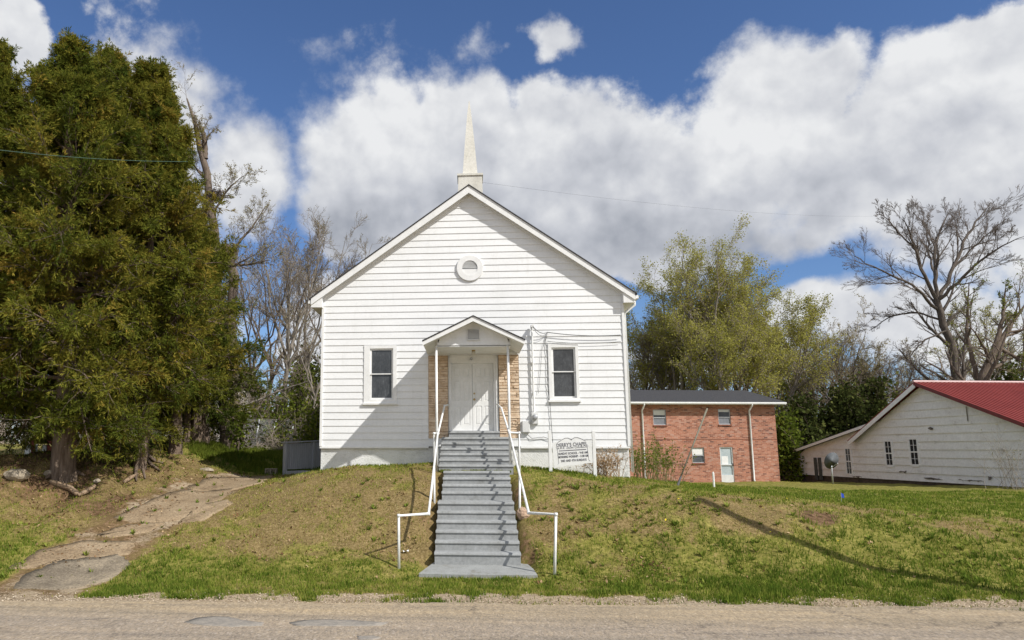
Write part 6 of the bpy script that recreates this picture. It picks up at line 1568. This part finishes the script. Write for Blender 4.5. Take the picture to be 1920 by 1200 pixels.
# tangle of dry vines behind the fence, tall grass on the rise, and the distant wood
def tangle():
    r = np.random.default_rng(310); n = 900
    u = r.uniform(385, 600, n); Y = r.uniform(34, 40, n); st = np.stack([at(a, 850, y) for a, y in zip(u, Y)]); st[:, 2] = H(st[:, 0], st[:, 1])
    d = nrm(r.normal(size=(n, 3)) * np.array([.8, .5, .2]) + np.array([.2, 0, .7])); p, q = grow(r, st, d, r.uniform(.8, 2.6, n), np.full(n, .012), np.full(n, .005), 7, .22, -.10)
    V, Fq = tubes(p, q, 3); tag(np_obj('dry_vines', V, [Fq], PALETWIG), 'tangle of dry vines and brambles behind the fence', 'brambles', kind='stuff')
tangle()
def tall_grass():
    r = np.random.default_rng(311); n = 42000
    x = r.uniform(-10.2, -4.8, n); y = r.uniform(26.5, 35.5, n); k = (fbm(x * 1.5, y * 1.5, 95, 3) > .40) & ~((x > -6.9) & (y < 29)); x, y = x[k], y[k]; n = len(x); z = H(x, y)
    h = r.uniform(.10, .28, n); a = r.random(n) * 6.283; w = .012 + .006 * r.random(n); la = r.random(n) * 6.283
    V = np.stack([np.stack([x - np.cos(a) * w, y - np.sin(a) * w, z], -1), np.stack([x + np.cos(a) * w, y + np.sin(a) * w, z], -1), np.stack([x + np.cos(la) * h * .4, y + np.sin(la) * h * .4, z + h], -1)], 1).reshape(-1, 3)
    tag(np_obj('tall_grass', V, [np.arange(3 * n).reshape(-1, 3)], BRIGHTLEAF, base=(0, 0, 0), attrs={'tint': np.repeat(np.clip(.35 + r.normal(0, .2, n), 0, 1), 3)}), 'lush bright grass on the rise behind the driveway', 'grass', kind='stuff')
tall_grass()
def wood():
    r = np.random.default_rng(312); n = 620
    x = np.concatenate([r.uniform(-110, 0, n // 2), r.uniform(0, 150, n - n // 2)]); y = r.uniform(82, 120, n); st = np.stack([x, y, np.full(n, .5)], -1); h = r.uniform(7, 12.5, n)
    p, q = grow(r, st, np.array([[0, 0, 1.0]]) + r.normal(size=(n, 3)) * .08, h, np.full(n, .16), np.full(n, .03), 7, .06, .05)
    a = kids(r, p, q, h, 12, .15, 1, 45, 12, .40, .4, .4, .4, .02); b1, q1 = grow(r, a[0], a[1], a[2], a[3], a[3] * .4, 5, .16, .06)
    a2 = kids(r, b1, q1, a[2], 7, .2, 1, 42, 12, .5, .4, .6, .4, .018); b2, q2 = grow(r, a2[0], a2[1], a2[2], a2[3], a2[3] * .5, 4, .18, .03)
    V, Fq = merge([tubes(p, q, 5), tubes(b1, q1, 3), tubes(b2, q2, 3)])
    tag(np_obj('distant_wood', V, [Fq], PALETWIG, base=(0, 100, 0)), 'far brownish winter wood behind everything', 'wood', kind='stuff')
    n = 300; x = r.uniform(-110, 150, n); y = r.uniform(80, 105, n); st = np.stack([x, y, np.full(n, .5)], -1); p, q = grow(r, st, np.array([[0, 0, 1.0]]) + r.normal(size=(n, 3)) * .3, r.uniform(2, 5, n), np.full(n, .05), np.full(n, .02), 5, .2, .02)
    V, Fq, t = leaves(r, p, 110, .34, .9, .6, (.5, .25)); tag(np_obj('undergrowth', V, [Fq], DARKLEAF, base=(0, 95, 0), attrs={'tint': t}), 'dark leafy undergrowth along the foot of the far wood', 'undergrowth', kind='stuff')
wood()
# faint wire from the steeple to the trees behind
a, b = np.array([.43, 24.3, 11.4]), at(1702, 403, 57); m = MB(); m.tube(sag(a, b, .5, 20), .0028, 5); tag(m.build('thin_wire', CABLE), 'faint thin wire running from the steeple base to the right', 'wire')
